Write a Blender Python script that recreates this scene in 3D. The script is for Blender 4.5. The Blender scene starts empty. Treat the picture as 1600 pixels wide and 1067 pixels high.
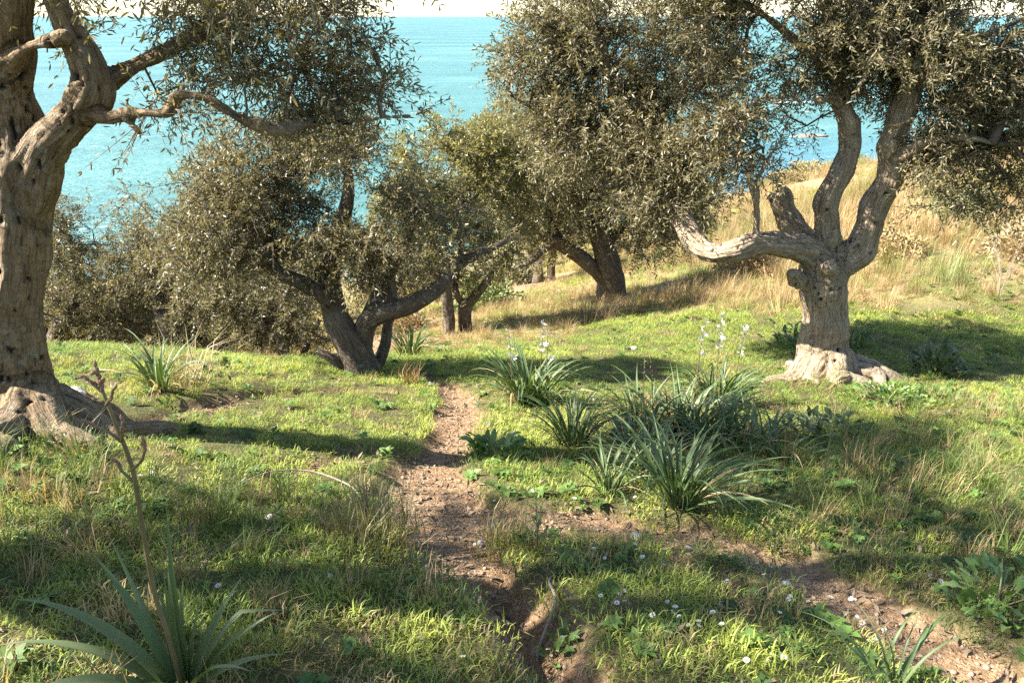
import bpy, math, numpy as np
from mathutils import Vector, Matrix, Euler

# ------------------------------------------------------------------ camera, sky, sun, exposure
S = bpy.context.scene
PITCH = math.radians(22.0)
HFOV = math.radians(65.0)
CAM = np.array([0.0, 0.0, 1.6])
cd = bpy.data.cameras.new("camera"); cam = bpy.data.objects.new("camera", cd)
S.collection.objects.link(cam); S.camera = cam
cam.location = CAM; cam.rotation_euler = (math.pi/2 - PITCH, 0, 0)
cd.sensor_width = 36; cd.lens = 18/math.tan(HFOV/2); cd.clip_start = 0.05; cd.clip_end = 120000

SUN_AZ_FWD = math.radians(-6.0)      # how far ahead of pure left the sun stands
SUN_EL = math.radians(40.0)
sunv = Vector((-math.cos(SUN_AZ_FWD)*math.cos(SUN_EL), math.sin(SUN_AZ_FWD)*math.cos(SUN_EL), math.sin(SUN_EL)))
W = bpy.data.worlds.new("World"); S.world = W; W.use_nodes = True
nt = W.node_tree; bg = nt.nodes["Background"]
sk = nt.nodes.new("ShaderNodeTexSky"); sk.sky_type = 'NISHITA'; sk.sun_disc = False
sk.sun_elevation = SUN_EL; sk.sun_rotation = math.atan2(sunv.x, sunv.y)
sk.air_density = 1.0; sk.dust_density = .5; sk.ozone_density = 1.0
nt.links.new(sk.outputs[0], bg.inputs[0]); bg.inputs[1].default_value = 0.078
ld = bpy.data.lights.new("sun", 'SUN'); sun = bpy.data.objects.new("sun", ld); S.collection.objects.link(sun)
ld.energy = 5.0; ld.angle = math.radians(0.53); ld.color = (1.0, 0.945, 0.86)
sun.rotation_euler = sunv.to_track_quat('Z', 'Y').to_euler(); sun.location = (-20, 5, 25)
S.view_settings.view_transform = 'Standard'; S.view_settings.look = 'None'
S.view_settings.exposure = 2.2; S.view_settings.gamma = 1.0
S.cycles.max_bounces = 4; S.cycles.diffuse_bounces = 2; S.cycles.glossy_bounces = 2
S.cycles.transmission_bounces = 4; S.cycles.use_denoising = False
S.cycles.caustics_reflective = False; S.cycles.caustics_refractive = False
C = S.collection

# ------------------------------------------------------------------ numeric helpers
rng = np.random.default_rng(11)
def _h(ix, iy, iz, seed):
    h = (ix.astype(np.uint32)*np.uint32(374761393) + iy.astype(np.uint32)*np.uint32(668265263)
         + iz.astype(np.uint32)*np.uint32(2147483647) + np.uint32((seed*974711) & 0xffffffff))
    h = (h ^ (h >> np.uint32(13)))*np.uint32(1274126177); h ^= h >> np.uint32(16)
    h = h*np.uint32(2246822519); h ^= h >> np.uint32(15)
    return h.astype(np.float64)/2147483647.5 - 1
def vnoise(p, seed=0):
    p = np.asarray(p, float); i = np.floor(p).astype(np.int64); f = p - i; f = f*f*f*(f*(f*6-15)+10); r = 0
    for a in (0, 1):
        wx = f[:, 0] if a else 1-f[:, 0]
        for b in (0, 1):
            wy = f[:, 1] if b else 1-f[:, 1]
            for c in (0, 1):
                wz = f[:, 2] if c else 1-f[:, 2]
                r = r + wx*wy*wz*_h(i[:, 0]+a, i[:, 1]+b, i[:, 2]+c, seed)
    return r
def n2(x, y, s, seed=0):
    x = np.atleast_1d(np.asarray(x, float)); y = np.atleast_1d(np.asarray(y, float))
    return vnoise(np.stack([x.ravel()*s, y.ravel()*s, np.full(x.size, .37)], 1), seed).reshape(x.shape)
def sstep(a, b, x):
    t = np.clip((x-a)/(b-a), 0, 1); return t*t*(3-2*t)
def unit(v): return v/np.maximum(np.linalg.norm(v, axis=-1, keepdims=True), 1e-9)

# pixel (of the 1600 wide picture) <-> world
FPX = 800/math.tan(HFOV/2); cp, sp_ = math.cos(PITCH), math.sin(PITCH)
def ray(u, v):
    a, b = u-800, 533.5-v
    return np.array([a, FPX*cp + b*sp_, -FPX*sp_ + b*cp])
def at(u, v, Y):
    d = ray(u, v); return CAM + d*(Y/d[1])

# ------------------------------------------------------------------ terrain
TP = [-.95, -.30, -.09, .10, .30, .50, 1.0]
PR = [
 [(-8,2.0),(0,0),(7.0,-1.65),(8.4,-2.1),(10,-2.9),(13,-4.3),(20,-7.6),(40,-15.5),(100,-35),(190,-46),(420,-60)],
 [(-8,2.0),(0,0),(7.0,-1.72),(8.4,-2.1),(10,-2.8),(13,-4.2),(20,-7.2),(40,-13.6),(60,-19.8),(100,-35),(190,-46),(420,-60)],
 [(-8,2.0),(0,0),(7.0,-1.75),(9.5,-2.38),(12,-3.05),(16,-4.3),(20,-5.5),(25,-6.9),(40,-11.0),(60,-15.6),(80,-21.5),(110,-36),(190,-46),(420,-60)],
 [(-8,2.0),(0,0),(7.5,-1.86),(12,-2.85),(17,-4.1),(25,-5.9),(40,-9.3),(60,-13.6),(80,-18),(115,-36),(190,-46),(420,-60)],
 [(-8,2.0),(0,0),(7.5,-1.88),(12,-2.55),(17,-3.1),(25,-4.6),(45,-7.6),(60,-10.2),(72,-14.5),(120,-38),(190,-46),(420,-60)],
 [(-8,2.0),(0,0),(7.5,-1.86),(10,-2.1),(13,-1.9),(17,-1.75),(25,-2.7),(45,-5.0),(62,-7.8),(78,-13),(125,-38),(190,-46),(420,-60)],
 [(-8,2.0),(0,0),(7.5,-1.7),(10,-1.7),(13,-1.3),(17,-.9),(25,-1.2),(45,-2.8),(65,-5.5),(80,-11),(130,-38),(190,-46),(420,-60)],
]
_wy = np.linspace(-1, 1, 1400)                    # warped Y axis
def warpY(Y): return np.arcsinh((Y-4)/6)/np.arcsinh(420/6)
_Yt = 4 + 6*np.sinh(_wy*np.arcsinh(420/6))
_tt = np.linspace(-1, 1, 161)
_rows = np.array([np.interp(_Yt, [q[0] for q in p], [q[1] for q in p]) for p in PR])
_k = np.exp(-np.linspace(-2.2, 2.2, 31)**2); _k /= _k.sum()
_rows = np.array([np.convolve(np.pad(r, 15, mode='edge'), _k, 'valid') for r in _rows])
_tab = np.array([[0.0]])
_tab = np.stack([np.interp(_tt, TP, _rows[:, j]) for j in range(len(_wy))], 1)
_k2 = np.exp(-np.linspace(-2, 2, 17)**2); _k2 /= _k2.sum()
_tab = np.apply_along_axis(lambda r: np.convolve(np.pad(r, 8, mode='edge'), _k2, 'valid'), 0, _tab)
def zbase(X, Y):
    X = np.asarray(X, float); Y = np.asarray(Y, float)
    t = np.clip(X/(np.maximum(Y, -1)+3), -1, 1); a = np.clip((t+1)/2*160, 0, 159.999)
    b = np.clip((warpY(Y)+1)/2*1399, 0, 1398.999)
    i = a.astype(int); j = b.astype(int); fa = a-i; fb = b-j
    z = (_tab[i, j]*(1-fa)*(1-fb) + _tab[i+1, j]*fa*(1-fb) + _tab[i, j+1]*(1-fa)*fb + _tab[i+1, j+1]*fa*fb)
    z = z + .115*np.maximum(-X-.3, 0)*sstep(11, 6, Y)*sstep(9, 4, -X)          # bank falls toward the path
    z = z + .07*n2(X, Y, .45, 3) + .035*n2(X, Y, 1.3, 4)
    return z
def gp0(u, v):
    d = ray(u, v); Y = np.geomspace(.8, 400, 6000); P = CAM + d[None]*(Y/d[1])[:, None]
    below = P[:, 2] < zbase(P[:, 0], P[:, 1]); k = int(np.argmax(below)); return P[k] if below.any() else P[-1]
def polyd(X, Y, pts):
    best = np.full(np.shape(X), 1e9); tb = np.zeros(np.shape(X))
    for k in range(len(pts)-1):
        a, b = pts[k], pts[k+1]; d = b-a; L2 = max(d@d, 1e-9)
        t = np.clip(((X-a[0])*d[0]+(Y-a[1])*d[1])/L2, 0, 1)
        r = np.hypot(X-a[0]-t*d[0], Y-a[1]-t*d[1]); m = r < best
        best = np.where(m, r, best); tb = np.where(m, k+t, tb)
    return best, tb
def pl(pix): return [gp0(u, v)[:2] for u, v in pix]
PATHS = [  # polyline in the ground, half widths
 (pl([(655,588),(705,602),(722,640),(700,690),(675,740),(690,790),(715,850),(775,905)]), [.10,.15,.17,.17,.20,.26,.25,.2]),
 (pl([(775,905),(815,950),(850,1010),(905,1090)]), [.2,.14,.13,.13]),
 (pl([(700,795),(800,808),(900,815),(1010,828),(1110,838),(1210,865),(1290,905),(1370,950),(1450,1000),(1600,1090)]), [.24,.21,.17,.17,.16,.17,.19,.19,.18,.16]),
 (pl([(1060,872),(1110,900),(1160,945)]), [.05,.09,.04]),
 (pl([(190,672),(260,648),(330,625),(440,612),(560,607),(640,612)]), [.05,.05,.04,.05,.04,.05]),
]
FAR = [ # pale far tracks
 (pl([(520,560),(610,520),(690,498),(790,460),(870,432)]), [.4,.5,.6,.7,.7]),
 (pl([(1030,392),(1110,362),(1190,338),(1290,318)]), [.6,.7,.8,.8]),
 (pl([(1120,300),(1220,292),(1330,285)]), [.8,.8,.8]),
]
def dirt(X, Y):
    m = np.zeros(np.shape(X)); w = .05*n2(X, Y, 2.6, 8) + .04*n2(X, Y, 7, 9)
    for pts, hw in PATHS+FAR:
        r, t = polyd(X, Y, pts); h = np.interp(t, range(len(hw)), hw)*1.0
        h = h*(1+.35*n2(X, Y, 1.7, 77))
        m = np.maximum(m, 1-sstep(-.05, .09, r-h-w*np.minimum(1.3, h/.12)))
    bare = sstep(.50, .72, n2(X, Y, .9, 21)*.6 + n2(X, Y, 3.1, 22)*.45)*sstep(14, 9, Y)*.85
    return np.maximum(m, bare)
GULLY = pl([(790,900),(828,945),(852,1000),(880,1040),(930,1100)])
def dryness(X, Y):   # straw coloured tall growth on the right hillside
    t = X/(Y+3); edge = np.interp(t, [-.9,-.2,-.05,.05,.12,.2,.3,.42,.55,1], [10.5,9.8,9.7,11.0,12.6,12.2,10.9,10.2,9.7,9])
    return sstep(-.5, .6, Y-edge + .8*n2(X, Y, .6, 31))
def height(X, Y):
    X = np.asarray(X, float); Y = np.asarray(Y, float)
    z = zbase(X, Y); near = sstep(24, 14, Y)
    d = dirt(X, Y); z = z - .07*d*near
    g, _ = polyd(X, Y, GULLY); z = z - .17*np.exp(-(g/.10)**2)
    z = z + near*(.018*n2(X, Y, 4.3, 5) + .011*n2(X, Y, 9, 6)*(1+.4*d))
    return z
def gz(x, y): return float(height(np.array([x]), np.array([y]))[0])
def gp(u, v, dz=0.):
    p = gp0(u, v); return np.array([p[0], p[1], gz(p[0], p[1])+dz])

# ------------------------------------------------------------------ mesh helpers
def mesh(name, V, Fs, attrs=None, smooth=False):
    me = bpy.data.meshes.new(name); V = np.asarray(V, np.float32)
    Fs = [np.asarray(f, np.int32) for f in (Fs if isinstance(Fs, list) else [Fs]) if len(f)]
    me.vertices.add(len(V)); me.vertices.foreach_set('co', V.ravel())
    idx = np.concatenate([f.ravel() for f in Fs]); tot = np.concatenate([np.full(len(f), f.shape[1], np.int32) for f in Fs])
    st = np.concatenate([[0], np.cumsum(tot)[:-1]]).astype(np.int32)
    me.loops.add(len(idx)); me.loops.foreach_set('vertex_index', idx)
    me.polygons.add(len(tot)); me.polygons.foreach_set('loop_start', st); me.polygons.foreach_set('loop_total', tot)
    if smooth: me.polygons.foreach_set('use_smooth', np.ones(len(tot), bool))
    me.update(calc_edges=True)
    for k, (typ, dom, arr) in (attrs or {}).items():
        a = me.attributes.new(k, typ, dom)
        a.data.foreach_set({'FLOAT': 'value', 'INT': 'value', 'FLOAT_VECTOR': 'vector', 'FLOAT_COLOR': 'color'}[typ], np.asarray(arr, np.int32 if typ == 'INT' else np.float32).ravel())
    return me
def obj(name, me, mats=None, parent=None, loc=None):
    o = bpy.data.objects.new(name, me); C.objects.link(o)
    if mats is not None:
        for m in (mats if isinstance(mats, (list, tuple)) else [mats]):
            if m.name not in me.materials: me.materials.append(m)
    if parent: o.parent = parent
    if loc is not None: o.location = loc
    return o
def thing(name, label, cat, loc, group=None, rz=0.):
    o = bpy.data.objects.new(name, None); C.objects.link(o); o.location = loc; o.rotation_euler = (0, 0, rz)
    o.empty_display_size = .1
    return tag(o, label, cat, group)
def tag(o, label, cat, group=None):
    o['label'] = label; o['category'] = cat
    if group: o['group'] = group
    return o
class Acc:
    def __init__(s): s.V = []; s.F = {}; s.A = []; s.n = 0
    def add(s, V, *Fs, a=None):
        for f in Fs: s.F.setdefault(f.shape[1], []).append(f+s.n)
        s.V.append(V); s.n += len(V)
        if a is not None: s.A.append(a)
    def faces(s): return [np.concatenate(v) for v in s.F.values()]
    def verts(s): return np.concatenate(s.V)
def catmull(P, R, step):
    P = np.asarray(P, float); R = np.asarray(R, float)
    Q = np.vstack([2*P[0]-P[1], P, 2*P[-1]-P[-2]]); out = []; rr = []
    for k in range(1, len(Q)-2):
        n = max(2, int(np.ceil(np.linalg.norm(Q[k+1]-Q[k])/step))); t = np.linspace(0, 1, n, endpoint=False)[:, None]
        out.append(.5*((2*Q[k])+(-Q[k-1]+Q[k+1])*t+(2*Q[k-1]-5*Q[k]+4*Q[k+1]-Q[k+2])*t**2+(-Q[k-1]+3*Q[k]-3*Q[k+1]+Q[k+2])*t**3))
        rr.append(R[k-1]+(R[k]-R[k-1])*t[:, 0])
    out.append(P[-1:]); rr.append(R[-1:]); return np.vstack(out), np.concatenate(rr)
def frames(P):
    T = unit(np.gradient(P, axis=0)); a = np.array([1., .1, .0]) if abs(T[0][0]) < .9 else np.array([0, 1., 0])
    A = np.zeros_like(P); x = unit(a - T[0]*(a@T[0]))
    for k in range(len(P)):
        x = unit(x - T[k]*(x@T[k])); A[k] = x
    return T, A, np.cross(T, A)
def tube(P, R, n, seed=0, rough=0.0, cap=True):
    """sweep; returns verts, [faces], bark coordinates"""
    T, A, B = frames(P); s = np.concatenate([[0], np.cumsum(np.linalg.norm(np.diff(P, axis=0), axis=1))])
    th = np.linspace(0, 2*np.pi, n, endpoint=False); c, d = np.cos(th), np.sin(th)
    q = np.stack([np.tile(c, (len(P), 1))*R[:, None], np.tile(d, (len(P), 1))*R[:, None], np.tile(s[:, None], (1, n))+seed*3.1], 2).reshape(-1, 3)
    rad = np.repeat(R[:, None], n, 1)
    if rough:
        rad = rad*(1+rough*(vnoise(q*[9, 9, 2.2], seed)+.6*vnoise(q*[22, 22, 5], seed+1)).reshape(rad.shape))
    V = (P[:, None]+A[:, None]*(c[None]*rad)[..., None]+B[:, None]*(d[None]*rad)[..., None]).reshape(-1, 3)
    m = len(P); i = np.arange(m-1)[:, None]*n; j = np.arange(n)[None]
    F = np.stack([i+j, i+(j+1) % n, i+n+(j+1) % n, i+n+j], 2).reshape(-1, 4)
    if cap:
        V = np.vstack([V, P[-1:]+T[-1:]*R[-1]*.35, P[:1]]); q = np.vstack([q, q[-1:], q[:1]])
        e = (m-1)*n+np.arange(n); f = (m-1)*n+(np.arange(n)+1) % n
        F2 = np.stack([e, f, np.full(n, m*n)], 1); F3 = np.stack([np.roll(np.arange(n), -1), np.arange(n), np.full(n, m*n+1)], 1)
        return V, [F, np.vstack([F2, F3])], q
    return V, [F], q
def prisms(P0, P1, R0, R1, n=3):
    """many thin straight pieces at once"""
    d = unit(P1-P0); a = np.where(np.abs(d[:, 2:3]) > .9, [[1., 0, 0]], [[0, 0, 1.]]); x = unit(np.cross(d, a)); y = np.cross(d, x)
    th = np.arange(n)*2*np.pi/n; c = np.cos(th)[None, :, None]; s = np.sin(th)[None, :, None]
    o = x[:, None]*c+y[:, None]*s
    V = np.concatenate([P0[:, None]+o*R0[:, None, None], P1[:, None]+o*R1[:, None, None]], 1).reshape(-1, 3)
    b = (np.arange(len(P0))*2*n)[:, None]; j = np.arange(n)[None]
    F = np.stack([b+j, b+(j+1) % n, b+n+(j+1) % n, b+n+j], 2).reshape(-1, 4)
    return V, F

# ------------------------------------------------------------------ materials
def mat(name):
    m = bpy.data.materials.new(name); m.use_nodes = True; t = m.node_tree
    for n in list(t.nodes): t.nodes.remove(n)
    out = t.nodes.new('ShaderNodeOutputMaterial'); return m, t, out
class NB:
    def __init__(s, t): s.t = t
    def __call__(s, typ, ins=None, **kw):
        n = s.t.nodes.new(typ)
        for k, v in kw.items(): setattr(n, k, v)
        for k, v in (ins or {}).items():
            if hasattr(v, 'links'): s.t.links.new(v, n.inputs[k])
            else: n.inputs[k].default_value = v
        return n
def ramp(N, fac, stops):
    r = N('ShaderNodeValToRGB', {0: fac}); e = r.color_ramp.elements
    while len(e) < len(stops): e.new(.5)
    for q, (p, c) in zip(e, stops): q.position = p; q.color = (*c, 1) if len(c) == 3 else c
    return r.outputs[0]
def mixc(N, f, a, b, mode='MIX'):
    n = N('ShaderNodeMix', data_type='RGBA', blend_type=mode)
    for k, v in ((0, f), (6, a), (7, b)):
        if hasattr(v, 'links'): N.t.links.new(v, n.inputs[k])
        else: n.inputs[k].default_value = v if k == 0 else ((*v, 1) if len(v) == 3 else v)
    return n.outputs[2]
def leafy(name, stops, rough=.45, trans=.35, tcol=(1.15, 1.2, .55), inst=False, spec=.5, tone='tone'):
    m, t, out = mat(name); N = NB(t)
    f = N('ShaderNodeAttribute', attribute_name=tone).outputs['Fac']
    col = ramp(N, f, stops)
    if inst:
        ti = N('ShaderNodeAttribute', attribute_name='tint', attribute_type='INSTANCER').outputs['Color']
        col = mixc(N, 1.0, col, ti, 'MULTIPLY')
    p = N('ShaderNodeBsdfPrincipled', {'Base Color': col, 'Roughness': rough, 'Specular IOR Level': spec})
    tc = mixc(N, 1.0, col, tcol, 'MULTIPLY')
    tr = N('ShaderNodeBsdfTranslucent', {'Color': tc})
    mx = N('ShaderNodeMixShader', {0: trans, 1: p.outputs[0], 2: tr.outputs[0]})
    t.links.new(mx.outputs[0], out.inputs[0]); return m
M = {}
M['olive_leaf'] = leafy('olive_leaf', [(0, (.075,.070,.028)), (.4, (.155,.138,.062)), (.72, (.225,.195,.10)), (1, (.36,.32,.21))], .46, .38, (1.15, 1.05, .6))
M['olive_leaf_yellow'] = leafy('olive_leaf_yellow', [(0, (.09,.088,.028)), (.4, (.18,.168,.058)), (.72, (.27,.24,.095)), (1, (.38,.35,.2))], .46, .38, (1.25, 1.2, .5))
M['turf'] = leafy('turf', [(0, (.80,.80,.80)), (.5, (1,1,1)), (1, (1.25,1.2,1.1))], .55, .35, (1.2, 1.15, .6), True, .3)
M['asphodel_leaf'] = leafy('asphodel_leaf', [(0, (.050,.085,.028)), (.5, (.085,.13,.040)), (1, (.15,.18,.08))], .52, .25, (1.2, 1.3, .5), tone='tone', spec=.5)
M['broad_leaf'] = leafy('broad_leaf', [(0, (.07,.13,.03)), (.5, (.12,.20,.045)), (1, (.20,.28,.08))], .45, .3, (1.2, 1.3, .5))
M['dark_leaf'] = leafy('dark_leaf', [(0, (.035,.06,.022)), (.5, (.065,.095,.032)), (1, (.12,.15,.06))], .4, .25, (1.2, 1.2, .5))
M['straw'] = leafy('straw', [(0, (.24,.15,.07)), (.5, (.38,.27,.13)), (1, (.52,.41,.23))], .6, .3, (1.1, 1.05, .8))
M['petal'] = leafy('petal', [(0, (.72,.68,.68)), (1, (.80,.78,.76))], .6, .25, (1, 1, 1))

def simple(name, col, rough=.7, noise=None, bump=0):
    m, t, out = mat(name); N = NB(t)
    p = N('ShaderNodeBsdfPrincipled', {'Roughness': rough, 'Base Color': (*col, 1)})
    if noise:
        sc, c2 = noise; tc = N('ShaderNodeTexCoord').outputs['Object']
        nz = N('ShaderNodeTexNoise', {'Vector': tc, 'Scale': sc, 'Detail': 6.0, 'Roughness': .6})
        t.links.new(ramp(N, nz.outputs[0], [(.3, col), (.7, c2)]), p.inputs['Base Color'])
        if bump:
            b = N('ShaderNodeBump', {'Height': nz.outputs[0], 'Strength': bump, 'Distance': .02}); t.links.new(b.outputs[0], p.inputs['Normal'])
    t.links.new(p.outputs[0], out.inputs[0]); return m
M['twig'] = simple('twig', (.075,.055,.036), .8, (9, (.15,.115,.08)))
M['stem_brown'] = simple('stem_brown', (.10,.075,.035), .5, (14, (.17,.13,.055)))
M['stem_green'] = simple('stem_green', (.10,.13,.05), .5, (14, (.17,.17,.08)))
M['bud'] = simple('bud', (.16,.075,.045), .6, (60, (.26,.14,.09)))
M['stone'] = simple('stone', (.30,.27,.23), .85, (14, (.52,.47,.41)), .6)
M['pale_stone'] = simple('pale_stone', (.50,.46,.40), .85, (18, (.68,.64,.57)), .5)
M['pebble'] = simple('pebble', (.20,.14,.09), .9, (25, (.38,.29,.20)), .3)
M['litter'] = simple('litter', (.11,.075,.045), .8, (8, (.24,.17,.10)))
M['daisy_eye'] = simple('daisy_eye', (.65,.42,.04), .7)
M['dead_wood'] = simple('dead_wood', (.20,.15,.10), .85, (20, (.38,.31,.23)), .4)
M['sea_rock'] = simple('sea_rock', (.10,.085,.07), .8, (.8, (.22,.19,.15)), .6)

def bark(name, a, b, c):
    m, t, out = mat(name); N = NB(t)
    q = N('ShaderNodeAttribute', attribute_name='bark').outputs['Vector']
    v1 = N('ShaderNodeVectorMath', {0: q, 1: (38, 38, 6)}, operation='MULTIPLY').outputs[0]
    v2 = N('ShaderNodeVectorMath', {0: q, 1: (11, 11, 5)}, operation='MULTIPLY').outputs[0]
    n1 = N('ShaderNodeTexNoise', {'Vector': v1, 'Scale': 1.0, 'Detail': 7.0, 'Roughness': .65, 'Distortion': .6}).outputs[0]
    n2_ = N('ShaderNodeTexNoise', {'Vector': v2, 'Scale': 1.0, 'Detail': 5.0, 'Roughness': .6}).outputs[0]
    n3 = N('ShaderNodeTexNoise', {'Vector': N('ShaderNodeTexCoord').outputs['Object'], 'Scale': 3.2, 'Detail': 3.0}).outputs[0]
    pit = N('ShaderNodeAttribute', attribute_name='pit').outputs['Fac']; seam = N('ShaderNodeAttribute', attribute_name='seam').outputs['Fac']
    oc = N('ShaderNodeVectorMath', {0: N('ShaderNodeTexCoord').outputs['Object'], 1: (30, 30, 12)}, operation='MULTIPLY').outputs[0]
    n0 = N('ShaderNodeTexNoise', {'Vector': oc, 'Scale': 1.0, 'Detail': 7.0, 'Roughness': .65, 'Distortion': .6}).outputs[0]
    def mixf(a_, b_): 
        x = N('ShaderNodeMix', data_type='FLOAT'); t.links.new(seam, x.inputs[0]); t.links.new(a_, x.inputs[2]); t.links.new(b_, x.inputs[3]); return x.outputs[0]
    n1 = mixf(n0, n1); n2_ = mixf(n0, n2_)
    n4 = N('ShaderNodeTexNoise', {'Vector': N('ShaderNodeVectorMath', {0: q, 1: (85, 85, 9)}, operation='MULTIPLY').outputs[0], 'Scale': 1.0, 'Detail': 4.0, 'Roughness': .6}).outputs[0]
    n1 = N('ShaderNodeMix', {0: .4, 2: n1, 3: n4}, data_type='FLOAT').outputs[0]
    col = ramp(N, n1, [(.37, a), (.48, b), (.66, c)])
    col = mixc(N, ramp(N, n2_, [(.4, (0, 0, 0)), (.7, (.35,)*3)]), col, b)
    col = mixc(N, ramp(N, n3, [(.5, (0,)*3), (.75, (.4,)*3)]), col, (.28, .24, .19))
    ln_ = N('ShaderNodeTexNoise', {'Vector': N('ShaderNodeTexCoord').outputs['Object'], 'Scale': 11., 'Detail': 6.0, 'Roughness': .7}).outputs[0]
    col = mixc(N, ramp(N, ln_, [(.56, (0,)*3), (.64, (.65,)*3)]), col, (.33, .32, .25))
    col = mixc(N, pit, col, (.03, .022, .015))
    h = N('ShaderNodeMath', {0: n1, 1: n2_}, operation='ADD').outputs[0]
    bp = N('ShaderNodeBump', {'Height': h, 'Strength': 1.0, 'Distance': .06}).outputs[0]
    p = N('ShaderNodeBsdfPrincipled', {'Base Color': col, 'Roughness': .9, 'Normal': bp, 'Specular IOR Level': .25})
    t.links.new(p.outputs[0], out.inputs[0]); return m
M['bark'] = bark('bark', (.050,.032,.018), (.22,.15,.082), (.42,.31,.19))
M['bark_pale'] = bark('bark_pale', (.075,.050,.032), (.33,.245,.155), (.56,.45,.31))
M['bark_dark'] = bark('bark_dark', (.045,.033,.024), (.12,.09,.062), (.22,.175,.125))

def ground_mat():
    m, t, out = mat('ground'); N = NB(t)
    co = N('ShaderNodeTexCoord').outputs['Object']
    dm = N('ShaderNodeAttribute', attribute_name='dirt').outputs['Fac']; dr = N('ShaderNodeAttribute', attribute_name='dry').outputs['Fac']
    def nz(s, d=6., r=.6): return N('ShaderNodeTexNoise', {'Vector': co, 'Scale': s, 'Detail': d, 'Roughness': r}).outputs[0]
    a, b, c = nz(2.2), nz(17.), nz(70., 4.)
    soil = ramp(N, b, [(.28, (.23,.135,.07)), (.5, (.42,.27,.15)), (.72, (.60,.43,.27))])
    vo = N('ShaderNodeTexVoronoi', {'Vector': co, 'Scale': 38.}); soil = mixc(N, ramp(N, c, [(.4, (0,)*3), (.62, (.75,)*3)]), soil, (.24,.145,.08))
    soil = mixc(N, .35, soil, mixc(N, 1.0, soil, ramp(N, vo.outputs['Distance'], [(.0, (1.5,)*3), (.6, (.5,)*3)]), 'MULTIPLY'))
    turf = ramp(N, b, [(.3, (.045,.050,.018)), (.55, (.10,.105,.034)), (.75, (.20,.16,.075))])
    turf = mixc(N, ramp(N, a, [(.42, (0,)*3), (.68, (.55,)*3)]), turf, (.20,.155,.075))
    dry = ramp(N, b, [(.3, (.17,.115,.055)), (.55, (.33,.245,.12)), (.75, (.44,.35,.19))])
    dry = mixc(N, ramp(N, nz(.35), [(.45, (0,)*3), (.62, (.8,)*3)]), dry, (.15,.17,.05))
    col = mixc(N, dr, turf, dry); col = mixc(N, dm, col, soil)
    h = N('ShaderNodeMath', {0: b, 1: c}, operation='ADD').outputs[0]
    bp = N('ShaderNodeBump', {'Height': h, 'Strength': 1.0, 'Distance': .035}).outputs[0]
    p = N('ShaderNodeBsdfPrincipled', {'Base Color': col, 'Roughness': .95, 'Normal': bp, 'Specular IOR Level': .15})
    t.links.new(p.outputs[0], out.inputs[0]); return m
M['ground'] = ground_mat()
def sea_mat():
    m, t, out = mat('sea'); N = NB(t)
    co = N('ShaderNodeTexCoord').outputs['Object']
    def nz(sx, sy, d=4., r=.55, rot=0.):
        mp = N('ShaderNodeMapping', {'Vector': co, 'Scale': (sx, sy, 1), 'Rotation': (0, 0, rot)}).outputs[0]
        return N('ShaderNodeTexNoise', {'Vector': mp, 'Scale': 1.0, 'Detail': d, 'Roughness': r}).outputs[0]
    sw = nz(.05, .17, 5., .6, .12); ch = nz(.5, 1.1, 4., .6, -.1); big = nz(.004, .012, 4., .5, .1)
    col = ramp(N, big, [(.35, (.040,.125,.122)), (.55, (.062,.170,.158)), (.7, (.11,.24,.215))])
    sep = N('ShaderNodeSeparateXYZ', {0: co})
    east = N('ShaderNodeMapRange', {'Value': sep.outputs['X'], 'From Min': 10., 'From Max': 80.}).outputs[0]
    near = N('ShaderNodeMapRange', {'Value': sep.outputs['Y'], 'From Min': 130., 'From Max': 330., 'To Min': 1., 'To Max': 0.}).outputs[0]
    col = mixc(N, N('ShaderNodeMath', {0: near, 1: east}, operation='MULTIPLY').outputs[0], col, (.04,.13,.22))   # shallows over the reef are bluer
    cap = N('ShaderNodeMath', {0: sw, 1: nz(.25, .9, 3., .6, .1)}, operation='MULTIPLY').outputs[0]
    foam = ramp(N, cap, [(.385, (0,)*3), (.45, (.85,)*3)])
    for (u_, v_, lx, ly) in ((1262,214,16,6), (1225,160,45,9), (1390,152,40,8)):
        d_ = ray(u_, v_); p_ = CAM+d_*((-38.-CAM[2])/d_[2]); o_ = N('ShaderNodeVectorMath', {0: co, 1: (p_[0], p_[1], 0)}, operation='SUBTRACT').outputs[0]
        o_ = N('ShaderNodeVectorMath', {0: o_, 1: (1/lx, 1/ly, 1)}, operation='MULTIPLY').outputs[0]; r_ = N('ShaderNodeVectorMath', {0: o_}, operation='LENGTH').outputs['Value']
        r_ = N('ShaderNodeMath', {0: r_, 1: nz(.12, .35, 4., .65)}, operation='ADD').outputs[0]; foam = mixc(N, 1.0, foam, ramp(N, r_, [(.75, (.9,)*3), (1.15, (0,)*3)]), 'LIGHTEN')
    col = mixc(N, foam, col, (.75, .78, .78))
    h = N('ShaderNodeMath', {0: N('ShaderNodeMath', {0: sw, 1: 2.2}, operation='MULTIPLY').outputs[0], 1: N('ShaderNodeMath', {0: ch, 1: .45}, operation='MULTIPLY').outputs[0]}, operation='ADD').outputs[0]
    bp = N('ShaderNodeBump', {'Height': h, 'Strength': 1.0, 'Distance': 1.6}).outputs[0]
    p = N('ShaderNodeBsdfPrincipled', {'Base Color': col, 'Roughness': .34, 'Normal': bp, 'IOR': 1.33})
    t.links.new(p.outputs[0], out.inputs[0]); return m
M['sea'] = sea_mat()

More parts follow.
